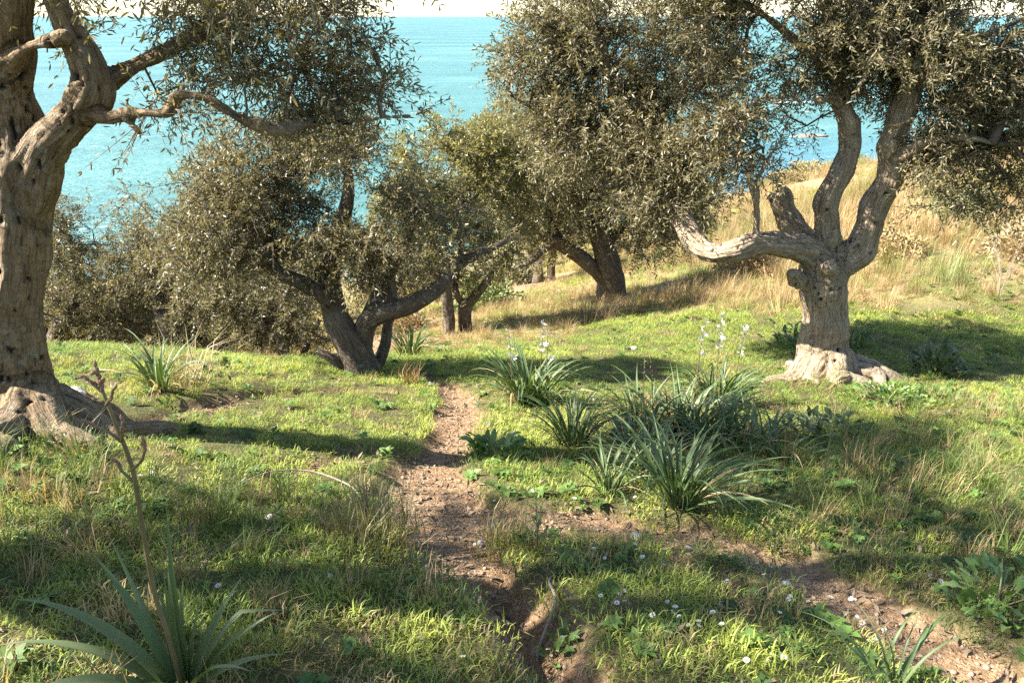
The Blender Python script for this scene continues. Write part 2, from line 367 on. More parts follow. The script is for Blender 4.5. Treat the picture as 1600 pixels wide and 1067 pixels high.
# ------------------------------------------------------------------ ground and sea
def axis(lo, d0, d1, hi, st, g):
    a = list(np.arange(d0, d1+1e-6, st)); s = st
    while a[-1] < hi: s *= g; a.append(a[-1]+s)
    s = st; b = [a[0]]
    while b[-1] > lo: s *= g; b.append(b[-1]-s)
    return np.array(b[:0:-1]+a)
gx = axis(-260, -4.2, 4.6, 300, .045, 1.06); gy = axis(-9, 1.2, 8.5, 400, .045, 1.035)
GX, GY = np.meshgrid(gx, gy); GZ = height(GX, GY); nx, ny = len(gx), len(gy)
ii = (np.arange(ny-1)[:, None]*nx+np.arange(nx-1)[None]).ravel()
dm = dirt(GX, GY); g_, _ = polyd(GX, GY, GULLY); dm = np.maximum(dm, np.exp(-(g_/.13)**2))
ground = obj('ground', mesh('ground', np.stack([GX, GY, GZ], 2).reshape(-1, 3), np.stack([ii, ii+1, ii+nx+1, ii+nx], 1),
    {'dirt': ('FLOAT', 'POINT', dm), 'dry': ('FLOAT', 'POINT', dryness(GX, GY))}, True), M['ground'])
ground['kind'] = 'structure'
SEA_Z = -38.
sea = obj('sea', mesh('sea', [(-60000, 40, 0), (60000, 40, 0), (60000, 90000, 0), (-60000, 90000, 0)], np.array([[0, 1, 2, 3]])), M['sea'], loc=(0, 0, SEA_Z))
sea['kind'] = 'structure'

# ------------------------------------------------------------------ olive trees
def sprig_leaves(O, D, L, npair, ll, lw, hero, g):
    """leaves in opposite pairs along twigs: O origin, D direction, L length (arrays)"""
    n = len(O); t = np.linspace(.12, 1., npair)[None, :, None]
    sag = np.array([0, 0, -1.])[None, None]*(L[:, None, None]*.30*t**2)
    P = O[:, None]+D[:, None]*L[:, None, None]*t+sag
    ax = unit(D[:, None]+np.array([0, 0, -1.])*.6*t+0*P)
    rnd = unit(g.normal(size=(n, 1, 3))); x = unit(np.cross(ax, rnd+0*ax)); y = np.cross(ax, x)
    ph = (np.arange(npair)*(np.pi/2))[None, :, None]+g.uniform(-.5, .5, (n, npair, 1))
    out = []
    for sgn in (0, np.pi):
        r = x*np.cos(ph+sgn)+y*np.sin(ph+sgn); k = g.uniform(.45, 1.15, (n, npair, 1))
        out.append(unit(ax*.8+r*k+g.normal(size=P.shape)*.18))
    B = np.concatenate([P, P], 1).reshape(-1, 3); LD = np.concatenate(out, 1).reshape(-1, 3)
    m = len(B); keep = g.random(m) > .10; B, LD = B[keep], LD[keep]; m = len(B)
    s = unit(np.cross(LD, g.normal(size=(m, 3)))); nn = np.cross(LD, s)
    l = (ll*g.uniform(.65, 1.2, m))[:, None]; w = (lw*g.uniform(.75, 1.15, m))[:, None]
    bend = nn*l*g.uniform(-.12, .12, (m, 1)); fold = nn*w*.22
    if hero:
        V = np.stack([B, B+LD*l*.35+s*w*.5+fold+bend*.6, B+LD*l*.72+s*w*.42+fold+bend*.8, B+LD*l+bend*.2,
                      B+LD*l*.72-s*w*.42+fold+bend*.8, B+LD*l*.35-s*w*.5+fold+bend*.6], 1).reshape(-1, 3)
        b = np.arange(m)[:, None]*6; F = np.concatenate([b+[[0, 1, 2, 3]], b+[[3, 4, 5, 0]]], 1).reshape(-1, 4); per = 2
    else:
        V = np.stack([B, B+LD*l*.5+s*w*.5+fold, B+LD*l+bend, B+LD*l*.5-s*w*.5+fold], 1).reshape(-1, 3)
        F = np.arange(m*4).reshape(-1, 4); per = 1
    tone = np.clip(g.beta(1.8, 2.2, m)+.25*(g.random(m) < .15), 0, 1)
    return V, F, np.repeat(tone, per)

def bark_mesh_remesh(acc_parts, skel, vox, seed, disp, pits):
    """fuse swept limbs into one surface, then carve grooves and pits along the limbs"""
    A = Acc()
    for V, Fs, q in acc_parts: A.add(V, *Fs)
    me = mesh('tmp', A.verts(), A.faces()); o = bpy.data.objects.new('tmp', me); C.objects.link(o)
    md = o.modifiers.new('r', 'REMESH'); md.mode = 'VOXEL'; md.voxel_size = vox
    sm = o.modifiers.new('s', 'SMOOTH'); sm.factor = .5; sm.iterations = 4
    dg = bpy.context.evaluated_depsgraph_get(); ev = o.evaluated_get(dg); m2 = ev.to_mesh()
    n = len(m2.vertices); V = np.empty(n*3, np.float32); m2.vertices.foreach_get('co', V); V = V.reshape(-1, 3).astype(float)
    Nn = np.empty(n*3, np.float32); m2.vertices.foreach_get('normal', Nn); Nn = Nn.reshape(-1, 3)
    nl = len(m2.loops); li = np.empty(nl, np.int32); m2.loops.foreach_get('vertex_index', li)
    nP = len(m2.polygons); lt = np.empty(nP, np.int32); m2.polygons.foreach_get('loop_total', lt)
    assert (lt == 4).all(); F = li.reshape(-1, 4)
    ev.to_mesh_clear(); bpy.data.objects.remove(o)
    PP, AA, BB, SS, RR = [np.concatenate(x) for x in zip(*skel)]
    q = np.zeros((n, 3)); lid = np.concatenate([np.full(len(s_[0]), k_) for k_, s_ in enumerate(skel)]); seam = np.ones(n)
    for a in range(0, n, 8000):
        v = V[a:a+8000]; d = ((v[:, None]-PP[None])**2).sum(2)/(RR[None]+.02); k = d.argmin(1); off = v-PP[k]; d1 = d[np.arange(len(v)), k]; d2 = np.where(lid[None] == lid[k][:, None], 9., d).min(1); seam[a:a+8000] = sstep(.06, .55, (d2-d1)/(d1+1e-4))
        q[a:a+8000] = np.stack([(off*AA[k]).sum(1), (off*BB[k]).sum(1), SS[k]], 1)
    g1 = vnoise(q*[17, 17, 3.0], seed); g2 = vnoise(q*[42, 42, 8], seed+1); g3 = vnoise(V*5.5, seed+2)
    pitn = vnoise(V*[30, 30, 17], seed+5); pit = sstep(.78, .88, pitn+.22*vnoise(V*3, seed+6))*pits
    ridge = 1-2*np.abs(g1)
    V = V+Nn*(disp*(ridge*.65*seam+.35*g2*seam+1.0*g3+.4*vnoise(V*[19, 19, 9], seed+3)*(1-seam))-pit*disp*1.3)[:, None]
    return mesh('trunk', V, F, {'bark': ('FLOAT_VECTOR', 'POINT', q), 'pit': ('FLOAT', 'POINT', pit), 'seam': ('FLOAT', 'POINT', seam)}, True)

def tree(label, base, limbs, blobs, dens, leaf=(.056, .0135), hero=False, seed=1, roots=(), npair=7, nspr=3, sl=.24,
         m_bark='bark', m_leaf='olive_leaf', up=.15, group='olive trees on the slope', cull=-.15, offs=False):
    """limbs: lists of (u, v, Y from the base, r); blobs: (u, v, Y from the base, rx, ry, rz[, density factor])"""
    g = np.random.default_rng(seed); root = thing('olive_tree', label, 'olive tree', base, group); b0 = np.asarray(base)
    parts = []; skel = []; nodes = []
    at = (lambda u, v, Y: np.array([b0[0]+u, Y, b0[2]+v])) if offs else globals()['at']   # offsets from the base instead of picture positions
    for k, L in enumerate(limbs):
        P = np.array([at(u, v, b0[1]+Y) for u, v, Y, r in L])-b0; R = np.array([r for *_, r in L])
        if k == 0 and not hero: P[0] = (0, 0, -.12)
        P, R = catmull(P, R, .05 if hero else .10)
        wob = g.uniform(0, 50); w = np.stack([vnoise(np.stack([np.arange(len(P))*.11+wob, np.zeros(len(P))+c, np.zeros(len(P))], 1), seed+c) for c in range(3)], 1)
        env = np.clip(np.arange(len(P))/6., 0, 1)[:, None]
        P = P+w*env*R[:, None]*(.12 if k == 0 and hero else .28)
        parts.append(tube(P, R, 14 if hero else 9, seed+k, 0 if hero else .16))
        T, A, B = frames(P); s = np.concatenate([[0], np.cumsum(np.linalg.norm(np.diff(P, axis=0), axis=1))])+k*7.3
        skel.append((P, A, B, s, R))
        st = int(len(P)*(.55 if k == 0 else .2)); nodes.append(P[st:])
    for k, (ang, ln, r0, dn) in enumerate(roots):
        t = np.linspace(0, 1, 9); a = math.radians(ang)+.5*(vnoise(np.stack([t*2.2, t*0+k, t*0], 1), seed+40))*t
        rr = limbs[0][0][3]*.35+ln*t; X = rr*np.cos(a)+b0[0]; Y = rr*np.sin(a)+b0[1]
        Z = height(X, Y)+(.16*(1-t)**3+.03)+.03*np.sin(t*9+k)-dn*t**2
        P = np.stack([X, Y, Z], 1)-b0; R = r0*(1-.75*t)
        P, R = catmull(P, R, .05); parts.append(tube(P, R, 12, seed+60+k)); T, A, B = frames(P)
        skel.append((P, A, B, np.linspace(0, ln, len(P))+80+k*3, R))
    if hero:
        tm = bark_mesh_remesh(parts, skel, .017, seed, .021, 1.0)
    else:
        A_ = Acc(); qs = []
        for V, Fs, q in parts: A_.add(V, *Fs); qs.append(q)
        q = np.concatenate(qs); tm = mesh('trunk', A_.verts(), A_.faces(), {'bark': ('FLOAT_VECTOR', 'POINT', q), 'pit': ('FLOAT', 'POINT', np.zeros(len(q))), 'seam': ('FLOAT', 'POINT', np.ones(len(q)))}, True)
    obj('trunk', tm, M[m_bark], root)
    # anchors through the crown volumes
    AN = []; OUT = []
    for bl in blobs:
        u, v, Y, rx, ry, rz = bl[:6]; df = bl[6] if len(bl) > 6 else 1.
        c = at(u, v, b0[1]+Y)-b0; n = int(dens*df*4.19*rx*ry*rz*1.6)+3
        d = unit(g.normal(size=(n, 3)))*(g.random((n, 1))**.42)*g.uniform(.85, 1.15, (n, 1)); p = c+d*[rx, ry, rz]
        keep = vnoise((p+b0)*1.9, seed+9)+.5*vnoise((p+b0)*4.2, seed+10) > cull
        AN.append(p[keep]); OUT.append(unit(d[keep]))
    AN = np.concatenate(AN); OUT = np.concatenate(OUT)
    ok = AN[:, 2]+b0[2] > height(AN[:, 0]+b0[0], AN[:, 1]+b0[1])+.25; AN, OUT = AN[ok], OUT[ok]
    N0 = np.concatenate(nodes); cap = len(N0)+len(AN)*14
    nodeP = np.zeros((cap, 3)); par = np.full(cap, -1); dep = np.zeros(cap); nodeP[:len(N0)] = N0; nn = len(N0); n0 = nn
    order = np.argsort(((AN[:, None]-N0[None, ::3])**2).sum(2).min(1)); leafnode = np.zeros(len(AN), int)
    for i in order:
        p = AN[i]; dd = np.sqrt(((nodeP[:nn]-p)**2).sum(1)); k = int(np.argmin(dd+.10*dep[:nn])); d = dd[k]
        m = max(1, min(12, int(d/.13))); a = nodeP[k]; side = g.normal(size=3)*d*.10
        for j in range(1, m+1):
            t = j/m; nodeP[nn] = a+(p-a)*t+side*math.sin(t*math.pi)+np.array([0, 0, d*.10*math.sin(t*math.pi)]); par[nn] = k if j == 1 else nn-1
            dep[nn] = dep[k]+d*t; nn += 1
        leafnode[i] = nn-1
    cnt = np.zeros(nn); cnt[leafnode] += 1
    for j in range(nn-1, n0-1, -1):
        if par[j] >= 0: cnt[par[j]] += cnt[j]
    rad = np.clip(.0026*np.maximum(cnt, 1)**.5, .0026, .045); j = np.arange(n0, nn); pj = par[j]
    pr = np.where(pj < n0, np.minimum(rad[j]*1.3, .05), np.minimum(rad[pj], rad[j]*1.6))
    V1, F1 = prisms(nodeP[pj], nodeP[j], pr, rad[j], 4 if hero else 3)
    # sprigs
    O = np.repeat(AN, nspr, 0); o = np.repeat(OUT, nspr, 0); n = len(O)
    D = unit(o*.55+g.normal(size=(n, 3))*.65+np.array([0, 0, up])); Ls = sl*g.uniform(.6, 1.25, n)
    V2, F2 = prisms(O, O+D*Ls[:, None]*.95+np.array([0, 0, -1.])*(Ls*.27)[:, None], np.full(n, .0026), np.full(n, .001), 3)
    obj('branches', mesh('branches', np.vstack([V1, V2]), [np.vstack([F1, F2+len(V1)])]), M['twig'], root)
    V, F, tone = sprig_leaves(O, D, Ls, npair, leaf[0], leaf[1], hero, g)
    obj('crown', mesh('crown', V, F, {'tone': ('FLOAT', 'FACE', tone)}), M[m_leaf], root)
    print('tree', label[:40], 'anchors', len(AN), 'leaves', len(V)//(6 if hero else 4))
    return root

# the big olive at the picture's edge
bT1 = gp(62, 668)
T1 = tree('large olive with thick twisted trunk and spreading roots at the picture\'s left edge', bT1, [
    [(50,690,.0,.33), (36,640,.0,.26), (18,560,.0,.20), (12,450,.02,.19), (20,340,.04,.19), (30,260,.06,.195), (26,200,.06,.15), (18,140,.05,.115), (20,60,0,.115), (16,0,-.05,.11), (10,-120,-.1,.09), (30,-240,-.1,.06)],
    [(40,330,.06,.13), (72,240,.0,.125), (112,185,-.05,.105), (142,130,-.08,.088), (128,75,-.05,.075), (105,30,-.05,.072), (95,-10,-.02,.07), (120,-100,.1,.065), (190,-200,.3,.045)],
    [(122,170,-.05,.065), (165,130,.05,.055), (230,92,.2,.042), (300,60,.35,.034), (380,10,.45,.032), (450,-60,.5,.022)],
    [(130,178,-.08,.045), (175,185,-.15,.034), (215,174,-.2,.030), (262,176,-.22,.026), (278,150,-.22,.024), (320,155,-.22,.023), (370,182,-.2,.021), (425,200,-.15,.022), (480,195,-.1,.018), (560,190,0,.013), (650,180,.1,.006)],
    [(200,178,-.2,.022), (200,150,-.2,.014)], [(196,186,-.2,.02), (222,210,-.2,.008)],
    [(10,105,-.05,.04), (50,72,-.15,.030), (103,58,-.2,.018)],
    [(20,-80,-.1,.06), (-60,-180,.2,.05), (-160,-260,.3,.03)],
  ], [
    (300,40,.35,.62,.6,.42), (430,70,.4,.55,.5,.42), (210,55,.5,.35,.4,.3,.7), (390,150,.0,.5,.45,.2), (520,165,.0,.45,.4,.17,.8), (625,165,.1,.22,.25,.13,.8),
    (565,30,.3,.34,.4,.35,.9), (620,5,.3,.16,.3,.16,.8), (600,110,.2,.16,.2,.28,.8), (640,60,.2,.14,.2,.25,.7), (540,95,.2,.2,.25,.3,.6), (300,150,-.1,.35,.3,.2,.6), (460,130,.2,.35,.4,.25), (250,110,.3,.35,.3,.2),
    (70,120,-.2,.11,.15,.2,.5), (85,185,-.2,.08,.1,.1,.5), (480,-90,.4,.7,.8,.4,.7), (250,-130,.3,.9,.9,.45,.6), (20,-200,.0,.9,1.1,.5,.6), (-160,-250,.2,.8,.9,.5,.5), (120,-40,.4,.3,.5,.2,.5), (420,-220,.2,.8,.9,.4,.5), (180,-320,-.3,1.,1.1,.4,.5), (400,-190,-1.0,.8,.7,.4,.5), (150,-260,-1.2,.8,.7,.4,.5),
  ], 135, leaf=(.047, .0105), nspr=4, sl=.28, hero=True, seed=3, roots=[(-8,.75,.13,.06), (-45,.7,.15,.08), (-80,.65,.15,.08), (-120,.6,.14,.08), (35,.5,.11,.1), (-25,.5,.10,.08), (190,.6,.13,.1)], up=-.15, cull=.06)

bT2 = gp(1292, 583)
T2 = tree('stout pale trunked olive with three forked limbs standing on the sunny lawn', bT2, [
    [(1288,605,0,.34), (1287,570,0,.285), (1286,530,0,.24), (1288,480,0,.225), (1292,430,0,.24), (1302,400,0,.22)],
    [(1300,425,-.02,.17), (1268,396,-.08,.145), (1225,382,-.16,.115), (1180,378,-.2,.105), (1140,390,-.25,.10), (1105,392,-.1,.105), (1080,365,.1,.10), (1058,320,.35,.09), (1030,270,.6,.075), (990,200,.8,.06), (950,120,.9,.045), (920,40,.9,.03)],
    [(1298,410,.05,.15), (1288,365,.05,.125), (1290,320,.02,.115), (1310,280,0,.11), (1328,240,0,.098), (1330,195,0,.09), (1316,155,0,.085), (1312,110,.05,.07), (1300,50,.1,.06), (1280,-40,.2,.045), (1260,-120,.3,.03)],
    [(1308,415,.0,.18), (1338,385,-.02,.15), (1366,340,-.05,.125), (1384,290,-.08,.12), (1392,235,-.1,.112), (1412,170,-.1,.11), (1428,120,-.1,.105), (1440,60,-.1,.085), (1450,0,-.1,.07), (1458,-80,-.1,.055), (1470,-170,-.1,.035)],
    [(1296,405,.15,.13), (1262,375,.3,.12), (1236,345,.38,.115), (1215,303,.45,.10)],
    [(1420,105,-.1,.06), (1398,70,-.05,.05), (1370,25,.1,.042), (1350,-40,.2,.03)],
    [(1390,250,-.1,.06), (1440,228,-.3,.05), (1500,215,-.45,.036), (1560,225,-.5,.02)],
    [(1181,378,-.2,.032), (1184,340,-.25,.027), (1180,300,-.3,.026), (1165,262,-.35,.02), (1160,200,-.35,.014), (1165,130,-.35,.008)],
    [(1178,290,-.3,.018), (1200,250,-.35,.013), (1225,205,-.4,.007)],
    [(1318,160,0,.05), (1290,155,-.1,.038), (1275,160,-.12,.034)], [(1245,440,-.1,.1), (1240,425,-.2,.06)], [(1292,420,-.2,.075), (1294,412,-.27,.07)],
    [(1085,372,.05,.06), (1050,340,.5,.05), (1000,310,.9,.036), (930,285,1.,.022)],
    [(1030,270,.6,.05), (960,240,.9,.04), (880,200,1.,.028), (800,150,1.,.012)],
    [(1315,130,0,.05), (1240,60,.2,.04), (1150,0,.3,.035), (1070,-40,.3,.03)],
  ], [
    (850,95,1.05,.50,.6,.42), (790,110,1.05,.18,.3,.22,.6), (930,50,1.05,.6,.8,.5), (940,150,0.95,.65,.8,.5), (1040,90,1.05,.6,.8,.55), (1010,210,0.85,.55,.7,.45), (890,220,1.05,.45,.6,.35,.8), (1070,280,0.75,.42,.5,.42), (985,300,0.95,.4,.5,.3,.8),
    (1420,80,-.6,.35,.3,.3,.9), (1445,150,-.6,.3,.25,.25,.9), (1490,110,-.5,.4,.3,.35), (1240,190,.3,.28,.3,.3,.6), (1275,95,.3,.35,.3,.3,.9), (1205,265,.2,.2,.25,.25,.5), (1400,150,.4,.35,.3,.25,.8), (1220,20,-.1,.4,.4,.25), (1330,20,-.3,.4,.4,.25), (1480,320,-.4,.25,.3,.15,.7), (1560,320,-.4,.3,.3,.15,.8),
    (1180,60,.2,.4,.5,.35), (1225,150,.1,.25,.3,.3,.7), (1340,100,.2,.4,.4,.25), (1150,220,.0,.25,.3,.3,.8), (1260,30,.2,.4,.4,.3), (1430,30,.1,.4,.5,.3), (1590,190,-.3,.4,.4,.4), (830,40,1.0,.3,.4,.3,.8), (1090,180,.4,.35,.4,.35),
    (1055,300,.15,.34,.3,.36), (1020,240,.3,.4,.4,.36), (1085,240,.1,.3,.3,.3), (1000,330,.4,.35,.35,.2,.8), (1130,120,.1,.3,.4,.4,.8),
    (1120,170,-.1,.35,.5,.5), (1120,30,.1,.5,.7,.4), (1170,140,-.3,.22,.3,.5,.6), (1185,245,-.3,.22,.25,.25,.5), (1130,260,-.3,.2,.3,.35,.7), (1240,90,.0,.3,.5,.3,.8), (1310,70,.2,.5,.6,.35), (1390,60,.1,.55,.6,.4), (1360,125,.1,.35,.4,.2,.8), (1290,140,-.1,.28,.3,.14,.7),
    (1480,90,-.1,.55,.7,.5), (1560,120,-.2,.5,.6,.5), (1500,190,-.3,.42,.5,.35), (1570,220,-.4,.45,.5,.4), (1465,240,-.3,.32,.4,.25,.9), (1500,285,-.4,.33,.4,.22,.9), (1590,300,-.4,.3,.4,.2,.8), (1425,200,0,.15,.3,.2,.5), (1650,180,-.3,.5,.6,.6), (1540,250,-.4,.5,.5,.3), (1450,150,-.1,.4,.5,.3), (1530,40,-.1,.5,.6,.35), (1660,40,-.2,.6,.7,.5),
    (1000,-70,.2,.8,.9,.4,.6), (1200,-80,.2,.8,.9,.4,.6), (1400,-90,.1,.9,.9,.5,.6), (1560,-60,-.1,.6,.8,.4,.6), (1280,-200,.2,1.,1,.5,.5), (880,-20,.1,.3,.5,.2,.8),
  ], 200, hero=True, seed=17, m_bark='bark_pale', roots=[(195,.75,.13,.08), (-100,.45,.17,.05), (-70,.5,.14,.08), (-40,.65,.13,.08), (-12,.8,.13,.08), (5,.6,.11,.08), (230,.5,.14,.07), (120,.5,.12,.1)], npair=7, up=.05, cull=-.28)

def Yat(u, v): return gp(u, v)
bT3 = gp(566, 582)
T3 = tree('multi stemmed olive with low arching limb on the turf ledge beside the path head', bT3, [
    [(575,592,0,.22), (556,560,0,.17), (535,515,0,.145), (520,470,.05,.13), (515,420,.1,.11), (530,360,.2,.09), (545,300,.2,.06), (540,240,.2,.03)],
    [(578,580,.05,.15), (568,545,.05,.12), (572,505,.0,.105), (595,488,-.05,.10), (640,473,-.1,.09), (685,445,-.1,.075), (715,410,-.05,.065), (750,395,0,.05), (790,375,.1,.025)],
    [(585,580,.2,.07), (600,540,.25,.06), (605,505,.3,.05), (625,470,.4,.03)],
    [(572,505,.0,.085), (590,460,.1,.07), (610,420,.2,.06), (640,360,.3,.045), (650,300,.3,.025)],
    [(520,470,.0,.09), (470,440,.0,.075), (430,420,.0,.065), (400,370,.1,.05), (370,320,.1,.03), (330,280,.2,.02)],
    [(548,580,0,.08), (520,560,-.05,.05), (495,548,-.05,.03)],
    [(615,475,.0,.05), (610,440,.1,.045), (618,400,.1,.035)],
  ], [
    (300,290,.3,.5,.6,.42), (400,260,.3,.6,.7,.5), (510,250,.3,.65,.7,.55), (460,340,.1,.75,.8,.55), (340,370,.1,.6,.7,.5), (570,320,.2,.6,.7,.5), (560,400,.1,.5,.6,.4), (430,420,.0,.5,.6,.35), (640,370,.2,.45,.6,.45), (500,215,.5,.4,.5,.3), (690,390,.1,.35,.5,.3,.8), (650,330,.3,.45,.5,.35), (520,180,.4,.4,.4,.25,.7), (590,210,.4,.35,.4,.25,.7), (700,330,.4,.4,.4,.3,.8), (265,250,.3,.25,.3,.2,.8), (590,260,.2,.35,.4,.35), (640,300,.4,.45,.5,.4), (740,370,.2,.35,.5,.25,.9), (390,200,.4,.5,.5,.3,.7), (240,330,.3,.35,.4,.3), (610,230,.4,.3,.4,.25,.7), (290,420,.3,.45,.5,.4),
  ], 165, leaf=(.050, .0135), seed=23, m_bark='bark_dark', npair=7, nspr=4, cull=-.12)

bT5 = gp(702, 522)
T5 = tree('young twin trunked olive in the dip beyond the path head', bT5, [
    [(705,528,0,.12), (700,490,0,.10), (695,440,0,.08), (680,380,.1,.06), (670,300,.1,.035)],
    [(728,522,.2,.13), (727,480,.2,.11), (735,470,.2,.085), (752,450,.2,.07), (770,425,.2,.055), (790,400,.2,.03)],
    [(726,478,.2,.06), (712,455,.2,.05), (715,420,.3,.04), (730,330,.4,.03)],
  ], [
    (650,290,.3,.5,.7,.55), (720,270,.5,.6,.8,.6), (690,350,.2,.7,.8,.55), (770,300,.5,.55,.7,.6), (780,380,.3,.4,.6,.4), (680,430,.1,.4,.5,.3,.7), (740,230,.7,.4,.6,.35), (640,240,.4,.35,.5,.35), (770,215,.8,.45,.6,.4), (640,390,.3,.55,.6,.4), (740,430,.5,.45,.5,.3,.8), (660,460,.4,.35,.4,.25,.7), (800,340,.6,.5,.6,.45), (700,200,.7,.35,.5,.3,.8), (810,260,.7,.5,.6,.45), (620,330,.3,.45,.5,.45),
  ], 125, leaf=(.064, .019), seed=29, m_bark='bark_dark', m_leaf='olive_leaf_yellow', nspr=3, cull=-.32)
bT4 = gp(958, 468)
T4 = tree('leaning olive with a long low limb standing at the dry grass edge', bT4, [
    [(962,474,0,.30), (955,445,0,.24), (943,400,0,.21), (928,350,0,.18), (925,300,.1,.14), (930,230,.2,.09)],
    [(955,450,0,.17), (930,425,-.1,.15), (895,395,-.2,.13), (860,375,-.3,.11), (825,352,-.3,.08), (800,340,-.3,.05)],
    [(868,380,-.3,.08), (850,390,-.35,.065), (832,408,-.4,.05), (805,418,-.4,.03)],
    [(885,390,-.2,.08), (862,350,-.2,.07), (850,300,-.1,.05)], [(942,395,0,.1), (965,365,.1,.08), (990,330,.2,.05)],
  ], [
    (850,270,.0,1.,1.1,.8), (930,240,.2,1.1,1.2,.9), (1000,300,.2,1.,1.1,.8), (820,320,-.2,.7,.9,.5), (890,330,-.1,.8,.9,.5), (1020,370,.2,.5,.8,.5,.9), (990,400,.2,.45,.7,.35,.8), (780,240,.3,.8,.9,.7), (960,330,.3,.8,.9,.5), (760,310,.3,.8,.8,.6), (840,200,.3,.8,.9,.6), (800,375,.0,.5,.7,.35,.8), (1040,330,.3,.7,.8,.6), (1060,260,.4,.8,.8,.7), (930,380,.4,.5,.6,.3,.7),
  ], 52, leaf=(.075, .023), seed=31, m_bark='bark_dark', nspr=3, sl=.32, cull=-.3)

def slope(u, v, Y):
    p = at(u, v, Y); return np.array([p[0], p[1], gz(p[0], p[1])])
bT6 = slope(95, 600, 10.6)
T6 = tree('dense dull olive below the bank just behind the large twisted trunk', bT6, [
    [(75,660,0,.15), (80,560,0,.13), (90,510,0,.11), (115,480,.1,.085), (125,430,.1,.07), (120,380,.2,.04)],
    [(82,545,0,.08), (60,500,.1,.06), (50,450,.1,.04)], [(100,500,0,.06), (145,470,0,.05), (180,440,.1,.03)],
  ], [
    (130,330,.2,.45,.6,.35), (100,400,.2,.8,.8,.6), (190,420,.2,.7,.8,.55), (110,500,.2,.8,.8,.5), (190,510,.1,.6,.7,.5), (110,290,.3,.2,.3,.2,.7), (60,470,.5,.6,.6,.6), (210,370,.3,.4,.5,.3), (70,350,.3,.4,.4,.4), (200,300,.5,.3,.4,.25,.7),
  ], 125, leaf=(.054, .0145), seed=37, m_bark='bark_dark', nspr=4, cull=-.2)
bT7 = slope(290, 600, 10.2)
T7 = tree('low spreading olive with slanting dark trunk behind the ledge\'s strap leaved plant', bT7, [
    [(305,640,0,.15), (285,570,0,.125), (265,520,0,.11), (245,480,.05,.09), (240,430,.1,.06), (250,380,.2,.035)],
    [(262,515,0,.07), (300,470,0,.06), (350,430,.1,.045), (385,400,.1,.03)],
  ], [
    (260,400,.3,.7,.8,.5), (330,460,.2,.7,.8,.5), (250,500,.2,.6,.7,.4), (400,500,.2,.55,.6,.45), (220,450,.2,.5,.6,.4), (300,350,.4,.5,.6,.35),
  ], 125, leaf=(.054, .0145), seed=41, m_bark='bark_dark', nspr=4, cull=-.2)
bT8 = slope(440, 600, 10.0)
T8 = tree('small thin stemmed olive between the slanting trunk and the multi stemmed olive', bT8, [
    [(425,620,0,.10), (432,580,0,.085), (442,545,0,.08), (436,520,.05,.065), (440,480,.1,.05), (460,430,.2,.03)],
    [(445,610,.1,.07), (470,570,.1,.06), (480,540,.2,.04), (500,500,.3,.025)],
  ], [
    (440,490,.3,.5,.6,.35), (480,520,.3,.4,.5,.3), (400,540,.3,.4,.4,.25), (470,440,.4,.5,.6,.4), (540,520,.6,.4,.4,.3,.8),
  ], 125, leaf=(.060, .016), seed=43, m_bark='bark_dark', nspr=3, cull=-.3)
bT9 = slope(830, 300, 30.)
T9 = tree('yellowish olive farther down the slope whose top meets the open sea', bT9, [
    [(835,420,0,.3), (835,330,0,.25), (825,270,0,.2), (815,220,0,.12)], [(832,310,0,.15), (860,250,.2,.12), (875,200,.3,.06)],
  ], [
    (820,200,.0,1.6,1.6,1.2), (870,230,.2,1.6,1.6,1.3), (800,260,0,1.5,1.5,1.2), (760,230,.1,1.2,1.3,1.1), (860,165,.3,1.1,1.2,.8), (920,240,.3,1.4,1.4,1.3), (880,310,.2,1.5,1.4,1.2),
  ], 12, leaf=(.12, .036), seed=47, m_bark='bark_dark', m_leaf='olive_leaf_yellow', nspr=4, sl=.45, cull=-.35)

bT10 = np.array([-4.7, 2.3, gz(-4.7, 2.3)])
T10 = tree('olive beyond the picture\'s edge whose crown shades the foreground turf', bT10, [
    [(0,-.1,0,.28), (.05,.6,0,.22), (.0,1.4,.05,.2), (.1,2.2,0,.16), (.5,3.0,-.1,.1), (1.0,3.6,-.2,.05)],
    [(.0,1.5,0,.14), (-.5,2.4,.3,.1), (-1.,3.2,.5,.05)], [(.1,2.0,0,.13), (1.0,3.0,.3,.1), (2.2,3.6,.2,.06), (3.6,3.9,0,.03)], [(.05,1.8,0,.12), (.4,2.8,-.8,.08), (1.2,3.4,-1.2,.04)],
  ], [(-.8,3.3,.4,.8,.8,.5), (.6,3.5,.3,.8,.7,.45), (.9,3.3,-.8,.8,.7,.4), (1.9,3.8,.1,.75,.6,.35), (2.9,3.9,.3,.7,.5,.3), (3.7,4.0,-.3,.6,.6,.3), (2.2,3.9,-.9,.7,.5,.3), (-.3,3.5,-.7,.8,.7,.4), (3.2,4.1,-1.0,.5,.5,.25), (4.5,4.3,.2,.5,.5,.25), (4.9,4.3,-.6,.55,.5,.25), (5.5,4.4,.5,.55,.5,.25), (4.0,4.2,.9,.5,.5,.25), (3.0,4.0,-1.7,.6,.5,.25)],
  110, leaf=(.06, .018), seed=53, nspr=3, cull=-.12, offs=True)

